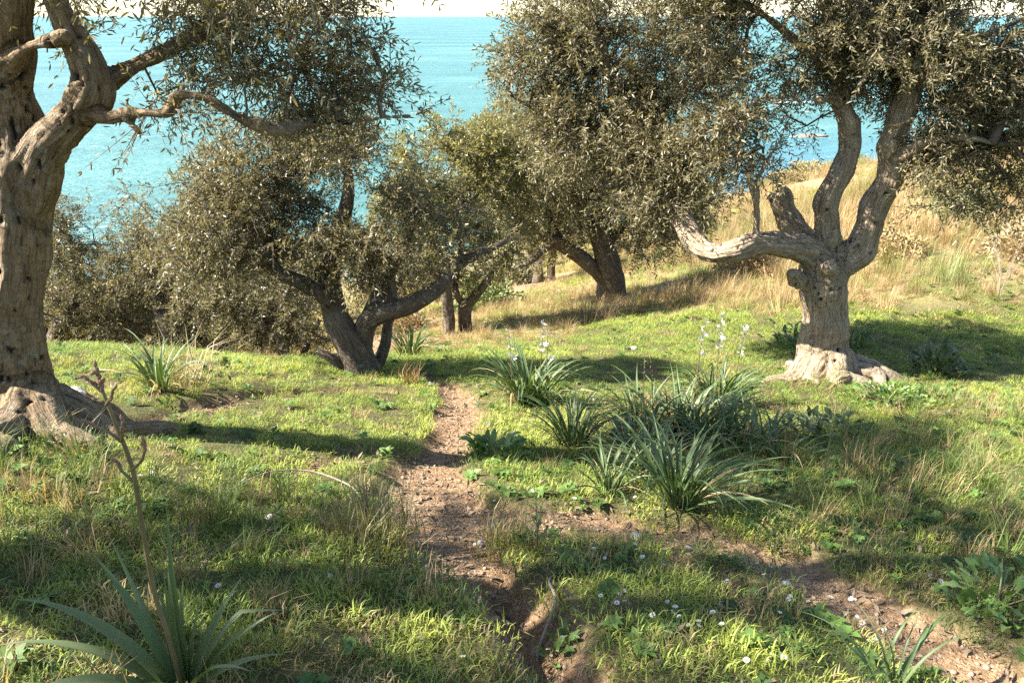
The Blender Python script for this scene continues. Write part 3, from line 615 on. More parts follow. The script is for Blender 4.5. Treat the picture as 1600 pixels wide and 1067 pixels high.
def copy_tree(src, label, loc, rz, sc=1.):
    r = src.copy(); C.objects.link(r); r.location = loc; r.rotation_euler = (0, 0, rz); r.scale = (sc,)*3; r['label'] = label
    for ch in list(src.children):
        c = ch.copy(); C.objects.link(c); c.parent = r
    return r
for src, u, Y_, rz, sc, lab in ((T6, 470, 14.5, 2.1, 1.15, 'olive down the slope seen through the multi stemmed olive\'s crown'), (T7, 150, 14.5, 1.3, 1.1, 'olive down the slope behind the bank nearest the large twisted trunk'), (T6, 330, 16.5, 4.0, 1.3, 'olive lowest down the slope behind the low spreading olive'),
                            (T5, 860, 23., 2.4, 1.25, 'olive down the slope seen under the leaning olive\'s low limb'), (T7, 610, 17.5, .6, 1.25, 'olive down the slope just left of the twin trunked olive'), (T8, 1060, 27., .4, 1.6, 'small far olive beside the pale track right of the leaning olive')):
    copy_tree(src, lab, slope(u, 500, Y_), rz, sc)

# ------------------------------------------------------------------ ground cover (uncountable)
def tuft(n, rad, h0, h1, w, lean, g, disc=False):
    V = []; F4 = []; F3 = []; tone = []
    b = np.stack([g.normal(0, rad*.55, n), g.normal(0, rad*.55, n), np.full(n, -.015)], 1)
    if disc:
        a_ = g.uniform(0, 2*np.pi, n); r_ = rad*g.random(n)**.5; b = np.stack([r_*np.cos(a_), r_*np.sin(a_), np.full(n, -.012)], 1)
    az = g.uniform(0, 2*np.pi, n); az = np.where(g.random(n) < (.2 if disc else .6), np.arctan2(b[:, 1], b[:, 0])+g.normal(0, .7, n), az)
    d = np.stack([np.cos(az), np.sin(az), np.zeros(n)], 1); s = np.stack([-np.sin(az), np.cos(az), np.zeros(n)], 1)
    h = g.uniform(h0, h1, n)[:, None]; l = (lean*g.uniform(.2, 1.3, n))[:, None]*h; ww = (w*g.uniform(.6, 1.3, n))[:, None]
    up = np.array([0, 0, 1.])
    m = b+up*h*.6+d*l*.35; tip = b+up*h*(1-.25*np.minimum(l/h, 1.2))+d*l
    V = np.stack([b-s*ww*.5, b+s*ww*.5, m-s*ww*.4, m+s*ww*.4, tip], 1).reshape(-1, 3); k = np.arange(n)[:, None]*5
    F4 = k+[[0, 1, 3, 2]]; F3 = k+[[2, 3, 4]]; t = g.beta(2, 2, n)
    return mesh('tuft', V, [F4, F3], {'tone': ('FLOAT', 'FACE', np.concatenate([t, t]))})
def scatter(name, label, cat, variants, P, rot, scl, tint):
    coll = bpy.data.collections.new(name+'_pieces')
    for k, me in enumerate(variants):
        coll.objects.link(bpy.data.objects.new('piece', me))
    n = len(P); me = bpy.data.meshes.new(name); me.vertices.add(n); me.vertices.foreach_set('co', np.asarray(P, np.float32).ravel())
    for k, typ, arr in (('rot', 'FLOAT_VECTOR', rot), ('scl', 'FLOAT_VECTOR', scl), ('tint', 'FLOAT_COLOR', tint), ('variant', 'INT', rng.integers(0, len(variants), n))):
        a = me.attributes.new(k, typ, 'POINT'); a.data.foreach_set({'INT': 'value', 'FLOAT_VECTOR': 'vector', 'FLOAT_COLOR': 'color'}[typ], np.asarray(arr, np.int32 if typ == 'INT' else np.float32).ravel())
    o = obj(name, me); o['kind'] = 'stuff'; tag(o, label, cat)
    ng = bpy.data.node_groups.new(name, 'GeometryNodeTree')
    ng.interface.new_socket('Geometry', in_out='INPUT', socket_type='NodeSocketGeometry'); ng.interface.new_socket('Geometry', in_out='OUTPUT', socket_type='NodeSocketGeometry')
    gi = ng.nodes.new('NodeGroupInput'); go = ng.nodes.new('NodeGroupOutput'); ip = ng.nodes.new('GeometryNodeInstanceOnPoints')
    ci = ng.nodes.new('GeometryNodeCollectionInfo'); ci.inputs['Collection'].default_value = coll; ci.inputs['Separate Children'].default_value = True; ci.inputs['Reset Children'].default_value = True
    L = ng.links.new; L(gi.outputs[0], ip.inputs['Points']); L(ci.outputs[0], ip.inputs['Instance']); ip.inputs['Pick Instance'].default_value = True
    for nm, typ, sock in (('variant', 'INT', 'Instance Index'), ('rot', 'FLOAT_VECTOR', 'Rotation'), ('scl', 'FLOAT_VECTOR', 'Scale')):
        a = ng.nodes.new('GeometryNodeInputNamedAttribute'); a.data_type = typ; a.inputs['Name'].default_value = nm; L(a.outputs[0], ip.inputs[sock])
    L(ip.outputs[0], go.inputs[0]); md = o.modifiers.new('scatter', 'NODES'); md.node_group = ng
    return o
def field(dens, y0, y1, margin=1.6, g=rng, mx=400):
    """random ground points, dens(Y) per square metre"""
    out = []
    for a, b in zip(np.geomspace(y0, y1, 24)[:-1], np.geomspace(y0, y1, 24)[1:]):
        w = .72*(b*1.1+.6)+margin; n = g.poisson(dens((a+b)/2)*(b-a)*2*w); out.append(np.stack([g.uniform(-w, w, n), g.uniform(a, b, n)], 1))
    return np.concatenate(out)
def rots(n, g, tilt=.12): return np.stack([g.normal(0, tilt, n), g.normal(0, tilt, n), g.uniform(0, 6.283, n)], 1)
def withm(me, m): me.materials.append(m); return me
g = np.random.default_rng(5)
# short turf
var = [withm(tuft(170, .13, .012, .042, .0040, 1.2, g, True), M['turf']) for _ in range(12)]
P = field(lambda Y: np.interp(Y, [1, 4, 8, 12, 20, 40], [95, 88, 70, 40, 12, 3]), 1.1, 45, g=g)
X, Y = P.T; d = dirt(X, Y); gl, _ = polyd(X, Y, GULLY); d = np.maximum(d, np.exp(-(gl/.11)**2)); dr = dryness(X, Y)
keep = (g.random(len(X)) > sstep(.0, .45, d)*1.03) & (g.random(len(X)) > dr*.62); X, Y = X[keep], Y[keep]; dr = dr[keep]
n = len(X); sc = np.interp(Y, [2, 5, 8, 14, 25, 45], [.95, .82, .9, 1.4, 2.6, 4.])*g.uniform(.7, 1.3, n)*(1+.35*n2(X, Y, .8, 51))
sc = sc*(1+.15*sstep(4.5, 2.5, Y))
patch = n2(X, Y, .7, 52)*.6+n2(X, Y, 2.3, 53)*.5
green = np.array([.185,.255,.050]); lime = np.array([.37,.41,.085]); tan = np.array([.33,.25,.12]); deep = np.array([.085,.135,.035])
f = np.clip(.45+.6*patch+g.normal(0, .2, n), 0, 1)[:, None]; col = green*(1-f)+lime*f
dd = (g.random(n) < .05+.16*sstep(0, .6, n2(X, Y, .55, 54))*sstep(9, 4, Y)+.10*sstep(4.2, 3, Y)+.5*dr)[:, None]; col = np.where(dd, tan*g.uniform(.8, 1.3, (n, 1)), col)
dk = (g.random(n) < .25*sstep(5.5, 4, Y))[:, None]; col = np.where(dk, deep*g.uniform(.8, 1.3, (n, 1)), col)
sxyz = np.stack([sc, sc, sc*np.where(dd[:, 0], 1.25, 1.)*g.uniform(.8, 1.25, n)], 1)
scatter('grass', 'short green turf covering the slope between the trees', 'grass', var, np.stack([X, Y, height(X, Y)], 1), rots(n, g), sxyz, np.concatenate([col, np.ones((n, 1))], 1))
print('turf', n)
# low broad leaved weeds mixed into the turf
def rosette(g):
    V = []; F = []; t = []
    for k in range(9):
        a = k*.7+g.uniform(-.3, .3); d = np.array([math.cos(a), math.sin(a), 0]); sd = np.array([-math.sin(a), math.cos(a), 0]); l = g.uniform(.03, .06); w = l*.28; up = np.array([0, 0, 1.]); b_ = len(V)
        V += [d*.004+up*.012, d*l*.45+sd*w+up*(.022+g.uniform(0, .012)), d*l+up*g.uniform(.008, .03), d*l*.45-sd*w+up*(.022+g.uniform(0, .012))]; F.append([b_, b_+1, b_+2, b_+3]); t.append(g.random())
    return withm(mesh('rosette', np.array(V), np.array(F), {'tone': ('FLOAT', 'FACE', t)}), M['turf'])
wm = [rosette(g) for _ in range(6)]; P = field(lambda Y: np.interp(Y, [1, 4, 8, 12], [60, 50, 22, 8]), 1.1, 13, g=g); X, Y = P.T
keep = (g.random(len(X)) < .25+.75*sstep(-.1, .5, n2(X, Y, 1.1, 91))) & (dirt(X, Y) < .6); X, Y = X[keep], Y[keep]; n = len(X)
col = np.array([.085,.14,.035])*g.uniform(.7, 1.7, (n, 1)); sc = g.uniform(.6, 1.3, n)
scatter('undergrowth', 'low broad leaved weeds mixed into the turf', 'weeds', wm, np.stack([X, Y, height(X, Y)+.01], 1), rots(n, g, .2), np.stack([sc]*3, 1), np.concatenate([col, np.ones((n, 1))], 1))
# longer tufts, mixed green and straw, in drifts
var = [withm(tuft(34, .06, .10, .26, .004, .75, g), M['turf']) for _ in range(8)]
P = field(lambda Y: np.interp(Y, [1, 4, 8, 12], [70, 70, 40, 12]), 1.1, 14, g=g); X, Y = P.T
def spot(u, v, r):
    c = gp0(u, v); return np.exp(-(((X-c[0])**2+(Y-c[1])**2)/r**2))
wv = sstep(.15, .55, n2(X, Y, .75, 61)+.3*n2(X, Y, 2.5, 62))*.16*sstep(5.5, 4., Y)
for u, v, r, k in ((120,850,.45,.9), (330,810,.5,.7), (480,830,.4,.6), (590,830,.3,1.), (230,870,.4,.8), (780,850,.18,.9), (640,790,.2,.7), (1450,720,.8,.9), (1550,800,.7,.8), (1330,740,.5,.7), (1500,650,.8,.8), (1400,820,.5,.6), (1590,880,.5,.7), (520,900,.4,.5), (1250,760,.3,.5), (380,960,.3,.5), (1560,700,.6,.7), (440,1040,.3,.5), (100,705,.3,.8), (30,715,.3,.8), (1240,603,.25,.8), (1330,608,.25,.8), (1290,615,.25,.8)): wv = np.maximum(wv, k*spot(u, v, r))
keep = (g.random(len(X)) < wv) & (dirt(X, Y) < .5) ; X, Y = X[keep], Y[keep]; n = len(X)
dd = (g.random(n) < .38)[:, None]; col = np.where(dd, np.array([.32,.235,.12])*g.uniform(.7, 1.3, (n, 1)), np.array([.13,.18,.045])*g.uniform(.7, 1.3, (n, 1)))
sc = g.uniform(.55, 1.15, n); scatter('long_grass', 'longer half dry grass in drifts over the turf', 'grass', var, np.stack([X, Y, height(X, Y)], 1), rots(n, g, .2), np.stack([sc]*3, 1), np.concatenate([col, np.ones((n, 1))], 1)); print('long', n)
# straw hillside
var = [withm(tuft(44, .16, .25, .75, .007, .6, g), M['turf']) for _ in range(8)]
P = field(lambda Y: np.interp(Y, [8, 14, 22, 40, 70], [28, 30, 18, 4, 1.2]), 8, 78, 3., g=g); X, Y = P.T
dr = dryness(X, Y); keep = (g.random(len(X)) < dr*(.55+.6*n2(X, Y, .35, 71))) & (dirt(X, Y) < .35) & (X/(Y+3) > -.35); X, Y = X[keep], Y[keep]; n = len(X)
f = np.clip(.5+.7*n2(X, Y, .5, 72)+g.normal(0, .3, n), 0, 1)[:, None]; col = np.array([.26,.165,.08])*(1-f)+np.array([.47,.36,.20])*f
gr = (g.random(n) < .14+.35*sstep(.0, .4, n2(X, Y, .3, 73)))[:, None]; col = np.where(gr, np.array([.20,.21,.065]), col)*g.uniform(.75, 1.25, (n, 1))
sc = np.interp(Y, [8, 20, 40, 78], [.75, .75, .75, 1.0])*(.85+.6*n2(X, Y, .45, 75))*np.interp(X/(Y+3), [.05, .2, .3], [.6, 1.1, 1.5])*g.uniform(.55, 1.3, n)*(.6+.4*sstep(9, 14, Y)); scatter('dry_grass', 'tall straw coloured grass on the hillside', 'grass', var, np.stack([X, Y, height(X, Y)], 1), rots(n, g, .22), np.stack([sc]*3, 1), np.concatenate([col, np.ones((n, 1))], 1)); print('dry', n)
# gravel and fallen leaves on the bare earth
def blob_rock(g, n=2, flat=.6):
    import bmesh
    bm = bmesh.new(); bmesh.ops.create_icosphere(bm, subdivisions=n, radius=1.); V = np.array([v.co[:] for v in bm.verts]); F = np.array([[v.index for v in f.verts] for f in bm.faces]); bm.free()
    o = g.uniform(0, 90, 3); V = V*(1+.28*vnoise(V*1.3+o, 5)+.12*vnoise(V*3.2+o, 6))[:, None]; V = V*[1, g.uniform(.65, .95), flat*g.uniform(.8, 1.2)]; return V, F
def pebmesh(): V, F = blob_rock(g, 1); return withm(mesh('pebble', V, F), M['pebble'])
P = field(lambda Y: np.interp(Y, [1, 4, 8, 12], [600, 520, 200, 70]), 1.1, 13, g=g); X, Y = P.T; d = dirt(X, Y); keep = g.random(len(X)) < sstep(.4, .9, d); X, Y = X[keep], Y[keep]; n = len(X)
sc = np.minimum(.006*np.exp(g.normal(0, .6, n)), .017); scatter('gravel', 'loose small gravel on the trodden path', 'gravel', [pebmesh() for _ in range(6)], np.stack([X, Y, height(X, Y)+sc*.3], 1), rots(n, g, .3), np.stack([sc]*3, 1), np.ones((n, 4))); print('gravel', n)
lv = mesh('dead_leaf', [(0,0,0), (.022,.006,.004), (.05,0,.001), (.022,-.006,.004)], np.array([[0,1,2,3]])); lv2 = mesh('dead_leaf', [(0,0,0), (.03,.009,.008), (.06,0,.012), (.03,-.009,.008)], np.array([[0,1,2,3]]))
P = field(lambda Y: np.interp(Y, [1, 4, 8, 12], [420, 360, 150, 50]), 1.1, 13, g=g); X, Y = P.T; keep = g.random(len(X)) < .15+.85*dirt(X, Y); X, Y = X[keep], Y[keep]; n = len(X)
sc = g.uniform(.6, 1.2, n); scatter('fallen_leaves', 'dead olive leaves strewn over path and turf', 'leaf litter', [withm(lv, M['litter']), withm(lv2, M['litter'])], np.stack([X, Y, height(X, Y)+.012], 1), rots(n, g, .4), np.stack([sc]*3, 1), np.ones((n, 4)))

# ------------------------------------------------------------------ strap leaved asphodels, leafy plants, daisies, stones
def strap(phi0, phi1, w, kink=None, twist=0., seg=9):
    s = np.linspace(0, 1, seg+1); phi = phi0+(phi1-phi0)*s**1.5
    if kink: phi = phi+kink[1]*sstep(kink[0]-.06, kink[0]+.06, s)
    ds = 1/seg; x = np.concatenate([[0], np.cumsum(np.sin(phi[:-1])*ds)]); z = np.concatenate([[0], np.cumsum(np.cos(phi[:-1])*ds)])
    ww = w*np.clip((1-s**2.6), .02, 1)*(.75+.25*np.sin(np.pi*np.minimum(s*1.3, 1))); tw = twist*s
    nx_, nz_ = -np.cos(phi), np.sin(phi); V = []
    for sg in (-1, 0, 1):
        off = sg*ww*.5; lift = abs(sg)*ww*.22
        V.append(np.stack([x+nx_*(lift+off*np.sin(tw)), off*np.cos(tw), z+nz_*(lift+off*np.sin(tw))], 1))
    V = np.concatenate(V); n = seg+1; k = np.arange(seg)
    F = np.concatenate([np.stack([k, k+1, k+n+1, k+n], 1), np.stack([k+n, k+n+1, k+2*n+1, k+2*n], 1)]); return V, F
STRAPS = []
g = np.random.default_rng(8)
for k in range(14):
    V, F = strap(g.uniform(.08, .8), g.uniform(1.2, 2.6), g.uniform(.034, .05), (g.uniform(.45, .7), g.uniform(.7, 1.4)) if k % 4 == 3 else None, g.uniform(-.6, .6))
    me = mesh('leaf', V, F, {'tone': ('FLOAT', 'FACE', np.full(len(F), g.uniform(.1, .95)))}, True); STRAPS.append(withm(me, M['asphodel_leaf']))
for k in range(3):
    V, F = strap(g.uniform(.5, 1.0), g.uniform(2.2, 3.0), g.uniform(.02, .03), None, g.uniform(-1.2, 1.2)); STRAPS.append(withm(mesh('leaf', V, F, {'tone': ('FLOAT', 'FACE', np.full(len(F), g.uniform(.1, .8)))}, True), M['straw']))
def flower_mesh():
    V = []; F = []; g2 = np.random.default_rng(3)
    for k in range(6):
        a = k*math.pi/3; d = np.array([math.cos(a), math.sin(a), .35]); s = np.array([-math.sin(a), math.cos(a), 0]); b = len(V)
        V += [d*.001, d*.008+s*.0035, d*.016, d*.008-s*.0035]; F.append([b, b+1, b+2, b+3])
    return withm(mesh('flower', np.array(V), np.array(F), {'tone': ('FLOAT', 'FACE', g2.random(6))}), M['petal'])
FLOWER = flower_mesh()
def bud_mesh():
    s = np.linspace(0, 1, 6); P = np.stack([0*s, 0*s, s*.022], 1); R = .0048*np.sin(np.pi*np.clip(s*.85+.12, 0, 1))+.0006; V, Fs, q = tube(P, R, 7)
    return withm(mesh('bud', V, Fs, None, True), M['bud'])
BUD = bud_mesh()
def asphodel(u, v, n, ln, label, seed, spread=.10, stalks=(), group='strap leaved asphodel clumps', z=-.01, tilt=(0, 0)):
    g = np.random.default_rng(seed); b = gp(u, v); t = thing('asphodel', label, 'asphodel', (b[0], b[1], b[2]+z), group)
    for k in range(int(n*1.9)):
        o = obj('leaf', STRAPS[g.integers(len(STRAPS))], None, t); a = g.uniform(0, 6.283); r = spread*math.sqrt(g.random())
        x, y = r*math.cos(a), r*math.sin(a); o.location = (x, y, gz(b[0]+x, b[1]+y)-b[2]); az = a+g.normal(0, .6)
        o.rotation_euler = (g.normal(0, .12)+tilt[0], g.normal(0, .12)+tilt[1], az); s = 1.25*ln*g.uniform(.6, 1.15); o.scale = (s, s*g.uniform(.7, 1.1), s)
    for (dx, h, lean, mode, nfl) in stalks:
        nfl = int(nfl*.65)
        s = np.linspace(0, 1, 8); P = np.stack([dx+lean*s**1.6*h, .02*np.sin(s*4), s*h], 1); R = .0055*(1-.6*s); V, Fs, q = tube(P, R, 7)
        st = obj('flower_stalk', mesh('flower_stalk', V, Fs, None, True), M['stem_brown'], t)
        for j in range(nfl):
            f = .58+.42*j/nfl+g.normal(0, .01); pp = np.array([np.interp(f, s, P[:, c]) for c in range(3)]); a = j*2.4
            o = obj('flower' if mode == 'f' else 'bud', FLOWER if mode == 'f' else BUD, None, st); o.location = pp+np.array([math.cos(a), math.sin(a), .2])*(.026*(1.9-f*1.4) if mode == 'f' else .004)
            o.rotation_euler = (g.normal(0, .5)+.6*math.sin(a), .6*math.cos(a), a); k2 = g.uniform(.9, 1.5)*(1.5 if mode == 'f' else .9); o.scale = (k2,)*3
    return t
asphodel(822, 628, 70, .52, 'rounded sunlit asphodel clump with white flower spikes just right of the path head', 101, .16, [(-.12, .72, -.05, 'f', 16), (.12, .80, .03, 'f', 20), (.18, .75, .0, 'f', 6)])
asphodel(895, 695, 46, .44, 'dark tufted asphodel with pale outer leaves next to the rounded sunlit clump', 102, .09)
asphodel(1060, 672, 74, .46, 'wide dark asphodel clump with thin brown seed stalks in the middle of the group', 103, .24, [(-.28, .62, -.04, 'b', 12), (-.2, .66, -.1, 'b', 12), (.1, .55, .02, 'b', 10)])
asphodel(1120, 635, 56, .50, 'sunlit asphodel with white flower spikes nearest the pale trunk', 104, .15, [(-.2, .85, .02, 'f', 14), (-.02, .9, -.03, 'f', 22), (.14, .8, .04, 'f', 18)])
asphodel(1055, 792, 48, .52, 'biggest asphodel with broad folded leaves hanging over the bare earth of the side path', 105, .08)
asphodel(950, 768, 26, .34, 'small thin leaved asphodel left of the biggest broad leaved one', 106, .06)
asphodel(250, 612, 26, .48, 'lone sunlit asphodel on the grassy ledge before the low spreading olive', 107, .06)
asphodel(1335, 540, 26, .38, 'dark asphodel half hidden behind the pale forked trunk', 108, .1)
asphodel(1140, 700, 36, .38, 'shaded sprawling asphodel right of the dark seed stalk clump', 109, .2)
asphodel(985, 715, 34, .40, 'shaded asphodel squeezed behind the biggest broad leaved clump', 110, .12)
asphodel(1395, 1085, 12, .34, 'thin asphodel shoots at the bottom edge near the daisies', 111, .06)
asphodel(1215, 715, 22, .36, 'low flattened asphodel at the shaded end of the group', 112, .14)
asphodel(1000, 668, 40, .42, 'grey green asphodel filling the gap left of the seed stalk clump', 114, .16)
asphodel(1105, 690, 44, .42, 'shaded asphodel between the seed stalk clump and the sprawling one', 115, .18)
asphodel(1010, 745, 34, .38, 'low asphodel at the left foot of the biggest broad leaved clump', 116, .12)
asphodel(1175, 690, 34, .34, 'low shaded asphodel at the lawn side of the flattened one', 117, .18)
asphodel(640, 555, 30, .5, 'dark asphodel in the shadow below the twin trunked olive', 113, .12)
# the nearest plant, with its tall bare stalk
b = gp(285, 1085); FA = thing('asphodel', 'nearest asphodel with wide leaves and a tall branched budding stalk', 'asphodel', b, 'strap leaved asphodel clumps')
for az, ln, ph0, ph1, w, kk in ((95,.36,.05,.25,.06,None), (70,.32,.1,.3,.07,None), (120,.30,.25,.5,.06,None), (40,.33,.45,.8,.09,None), (25,.38,.55,1.0,.10,(.62,1.0)), (10,.34,.6,1.2,.09,None), (150,.45,.4,1.1,.05,None), (170,.50,.6,1.8,.06,None), (185,.52,.7,2.1,.06,None), (200,.40,.8,2.2,.06,None),
                             (100,.50,.25,.35,.035,None), (140,.46,.5,.7,.035,None), (230,.36,.7,1.9,.06,None), (300,.34,.5,1.7,.07,None), (330,.36,.55,1.5,.07,None), (260,.3,.4,1.5,.07,None), (85,.28,.0,.2,.07,None), (110,.33,.15,.3,.055,None), (55,.3,.25,.5,.07,None), (0,.3,.8,1.6,.07,None)):
    V, F = strap(ph0, ph1, w*1.35, kk, g.uniform(-.5, .5), 12)
    o = obj('leaf', mesh('leaf', V, F, {'tone': ('FLOAT', 'FACE', np.full(len(F), g.uniform(.55, 1.)))}, True), M["asphodel_leaf"], FA); o.rotation_euler = (0, 0, math.radians(az)); o.scale = (ln*1.25,)*3; o.location = (.02*math.cos(math.radians(az)), .02*math.sin(math.radians(az)), -.01)
Yf = b[1]
SP = np.array([at(u, v, Yf+dy) for u, v, dy in ((285,1075,0), (262,990,.0), (240,920,.02), (222,820,.03), (210,745,.03), (196,700,.03), (176,650,.03), (160,610,.03), (150,575,.03))])-b
Pc, Rc = catmull(SP, [.0085,.0078,.0073,.007,.0068,.006,.0055,.0045,.003], .03); V, Fs, q = tube(Pc, Rc, 10); fst = obj('flower_stalk', mesh('flower_stalk', V, Fs, None, True), M['stem_brown'], FA)
for pts in (((209,752,0), (190,735,0), (182,722,0)), ((205,735,0), (222,718,-.02), (227,690,-.02)), ((190,690,0), (165,672,0), (135,660,0)), ((190,690,0), (191,675,-.02), (191,658,-.02)), ((165,628,0), (150,625,0), (140,618,0)), ((166,632,0), (173,622,-.02), (177,610,-.02)), ((160,612,0), (145,600,0), (136,590,.0))):
    Pb = np.array([at(u, v, Yf+.03+dy) for u, v, dy in pts])-b; Pc, Rc = catmull(Pb, [.005, .0042, .003], .015); V, Fs, q = tube(Pc, Rc, 7)
    br = obj('side_shoot', mesh('side_shoot', V, Fs, None, True), M['stem_brown'], fst); dv = Vector(Pb[-1]-Pb[-2]).normalized()
    for k in range(4):
        o = obj('bud', BUD, None, FA); o.location = Pb[-1]-np.array(dv)*.012*k; o.rotation_euler = (dv+Vector(g.normal(0, .3, 3))).to_track_quat('Z', 'Y').to_euler(); o.scale = (.9,)*3
for k in range(10):
    o = obj('bud', BUD, None, FA); o.location = SP[-1]-(SP[-1]-SP[-2])*.12*k; o.rotation_euler = (Vector(unit(SP[-1]-SP[-2]))+Vector(g.normal(0, .45, 3))).to_track_quat('Z', 'Y').to_euler(); o.scale = (1.0,)*3

def broad_mesh(w, wav, g, seg=7):
    s = np.linspace(0, 1, seg+1); prof = w*np.sin(np.pi*np.clip(s, .02, .985)**.8)**.9; phi = .35+1.0*s
    x = np.concatenate([[0], np.cumsum(np.sin(phi[:-1])/seg)]); z = np.concatenate([[0], np.cumsum(np.cos(phi[:-1])/seg)]); V = []
    for sg in (-1, 0, 1):
        rip = wav*abs(sg)*np.sin(s*16+sg*1.3+g.uniform(0, 6)); V.append(np.stack([x-np.cos(phi)*(abs(sg)*prof*.3+rip), sg*prof*(1+.12*np.sin(s*19+sg)), z+np.sin(phi)*(abs(sg)*prof*.3+rip)], 1))
    n = seg+1; k = np.arange(seg); F = np.concatenate([np.stack([k, k+1, k+n+1, k+n], 1), np.stack([k+n, k+n+1, k+2*n+1, k+2*n], 1)])
    return mesh('leaf', np.concatenate(V), F, {'tone': ('FLOAT', 'FACE', np.full(len(F), g.uniform(.05, .95)))}, True)
BRO = [withm(broad_mesh(g.uniform(.17, .26), .05, g), M['broad_leaf']) for _ in range(8)]; DRK = [withm(broad_mesh(g.uniform(.18, .28), .05, g), M['dark_leaf']) for _ in range(8)]
def leafy_plant(u, v, n, rad, hgt, ln, label, seed, pool, cat='leafy plant', name='leafy_plant'):
    g = np.random.default_rng(seed); b = gp(u, v); t = thing(name, label, cat, b)
    for k in range(n):
        a = g.uniform(0, 6.283); r = rad*math.sqrt(g.random()); x, y = r*math.cos(a), r*math.sin(a); z = hgt*math.sqrt(max(0, 1-(r/rad)**2))*g.uniform(.1, 1)
        o = obj('leaf', pool[g.integers(len(pool))], None, t); o.location = (x, y, gz(b[0]+x, b[1]+y)-b[2]+z); o.rotation_euler = (g.normal(0, .3), g.normal(0, .35)+.2*r/rad, a+g.normal(0, .6)); s = ln*g.uniform(.6, 1.25); o.scale = (s,)*3
    A = Acc(); m = max(5, n//7)
    for k in range(m):
        a = g.uniform(0, 6.283); e = np.array([math.cos(a)*rad*.7, math.sin(a)*rad*.7, hgt*g.uniform(.5, .95)]); V, Fs, q = tube(np.array([[0, 0, -.02], e*.5+[0, 0, .02], e]), np.array([.005, .004, .002]), 5); A.add(V, *Fs)
    obj('stem', mesh('stem', A.verts(), A.faces()), M['stem_green'], t); return t
leafy_plant(1382, 628, 140, .36, .16, .09, 'bright crinkled leafy plant at the foot of the pale trunk\'s roots', 201, BRO)
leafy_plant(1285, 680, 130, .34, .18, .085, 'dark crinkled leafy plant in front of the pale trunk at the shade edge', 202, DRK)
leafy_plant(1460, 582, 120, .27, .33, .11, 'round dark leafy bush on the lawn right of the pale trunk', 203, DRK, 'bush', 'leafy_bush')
leafy_plant(1238, 538, 45, .2, .22, .12, 'yellow green leafy plant just left behind the pale trunk', 204, BRO)
leafy_plant(772, 712, 42, .2, .1, .12, 'low toothed leafy plant on turf right of the sunlit path', 205, BRO)
leafy_plant(1560, 945, 70, .24, .14, .085, 'drooping leafy plant at the picture\'s right edge beside the lower side path', 206, BRO)
leafy_plant(105, 705, 40, .2, .06, .07, 'small dark leaved weed at the large twisted trunk\'s roots', 207, DRK)
leafy_plant(870, 972, 14, .06, .05, .07, 'tiny round leaved weed growing in the gully beside the path', 208, BRO)
leafy_plant(1465, 625, 45, .3, .1, .10, 'pale leafy plant at the shade edge right of the bright crinkled plant', 209, BRO)
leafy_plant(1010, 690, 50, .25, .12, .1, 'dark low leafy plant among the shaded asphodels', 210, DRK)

# separate grass clumps that stand out
def grass_clump(u, v, n, h0, h1, rad, col, label, seed, lean=.5):
    g = np.random.default_rng(seed); b = gp(u, v); t = thing('grass_clump', label, 'grass clump', b); me = tuft(n, rad, h0, h1, .006, lean, g)
    obj('blades', me, leafy('clump_%d' % seed, [(0, tuple(c*.6 for c in col)), (.5, col), (1, tuple(min(.7, c*1.5) for c in col))], .6, .3), t); return t
grass_clump(642, 598, 90, .12, .26, .10, (.22,.13,.05), 'small rusty brown grass tuft at the path head', 301)
grass_clump(590, 850, 260, .14, .38, .20, (.20,.17,.085), 'big dull grass clump with a dead weed left of the path', 302)
grass_clump(935, 500, 300, .15, .5, .42, (.20,.14,.085), 'brown dome of matted dead grass below the leaning olive', 303, .9)
grass_clump(285, 600, 120, .2, .5, .25, (.36,.28,.16), 'wispy straw grass leaning beside the lone ledge asphodel', 304, .9)
grass_clump(1470, 440, 160, .3, .8, .5, (.22,.26,.10), 'tall green reed like grass in the straw hillside', 305)
grass_clump(785, 845, 150, .08, .2, .14, (.36,.30,.11), 'sunny yellow grass clump where the two paths meet', 306)
# bare dead weed and little sapling
def weed(u, v, h, n, label, seed, m, leaves=0, spread=.12):
    g = np.random.default_rng(seed); b = gp(u, v); t = thing('weed', label, 'weed', b); A = Acc(); tips = []
    for k in range(n):
        a = g.uniform(0, 6.283); l = h*g.uniform(.6, 1.); e = np.array([math.cos(a)*spread*g.random(), math.sin(a)*spread*g.random(), l]); P = np.array([[0, 0, -.02], e*[.3, .3, .5], e]); Pc, Rc = catmull(P, [.004, .003, .0015], .03); V, Fs, q = tube(Pc, Rc, 5); A.add(V, *Fs); tips.append(Pc)
        for j in range(5):
            f = g.uniform(.4, .95); p = Pc[int(f*(len(Pc)-1))]; d = unit(g.normal(size=3)+[0, 0, .6])*.05; V, Fs, q = tube(np.array([p, p+d*.5, p+d]), np.array([.0018, .0014, .001]), 4); A.add(V, *Fs); tips.append(np.array([p, p+d]))
    obj('stem', mesh('stem', A.verts(), A.faces()), m, t)
    for k in range(leaves):
        P = tips[g.integers(len(tips))]; o = obj('leaf', BRO[g.integers(8)], None, t); o.location = P[g.integers(len(P)//2, len(P))]; o.rotation_euler = (g.normal(0, .6), g.normal(0, .6), g.uniform(0, 6.3)); o.scale = (.035,)*3
weed(577, 835, .42, 3, 'dark dead stalk standing up from the big dull grass clump', 401, M['twig'], 0, .06)
weed(838, 860, .26, 6, 'spindly sapling with few leaves where the paths fork', 402, M['twig'], 26, .2)
weed(1282, 775, .62, 2, 'tall thin green stalk standing before the pale trunk', 403, M['stem_green'], 0, .03)
weed(1560, 470, 1.1, 16, 'wispy bare twigged shrub on the hillside at the picture\'s right edge', 404, M['dead_wood'], 0, .6)
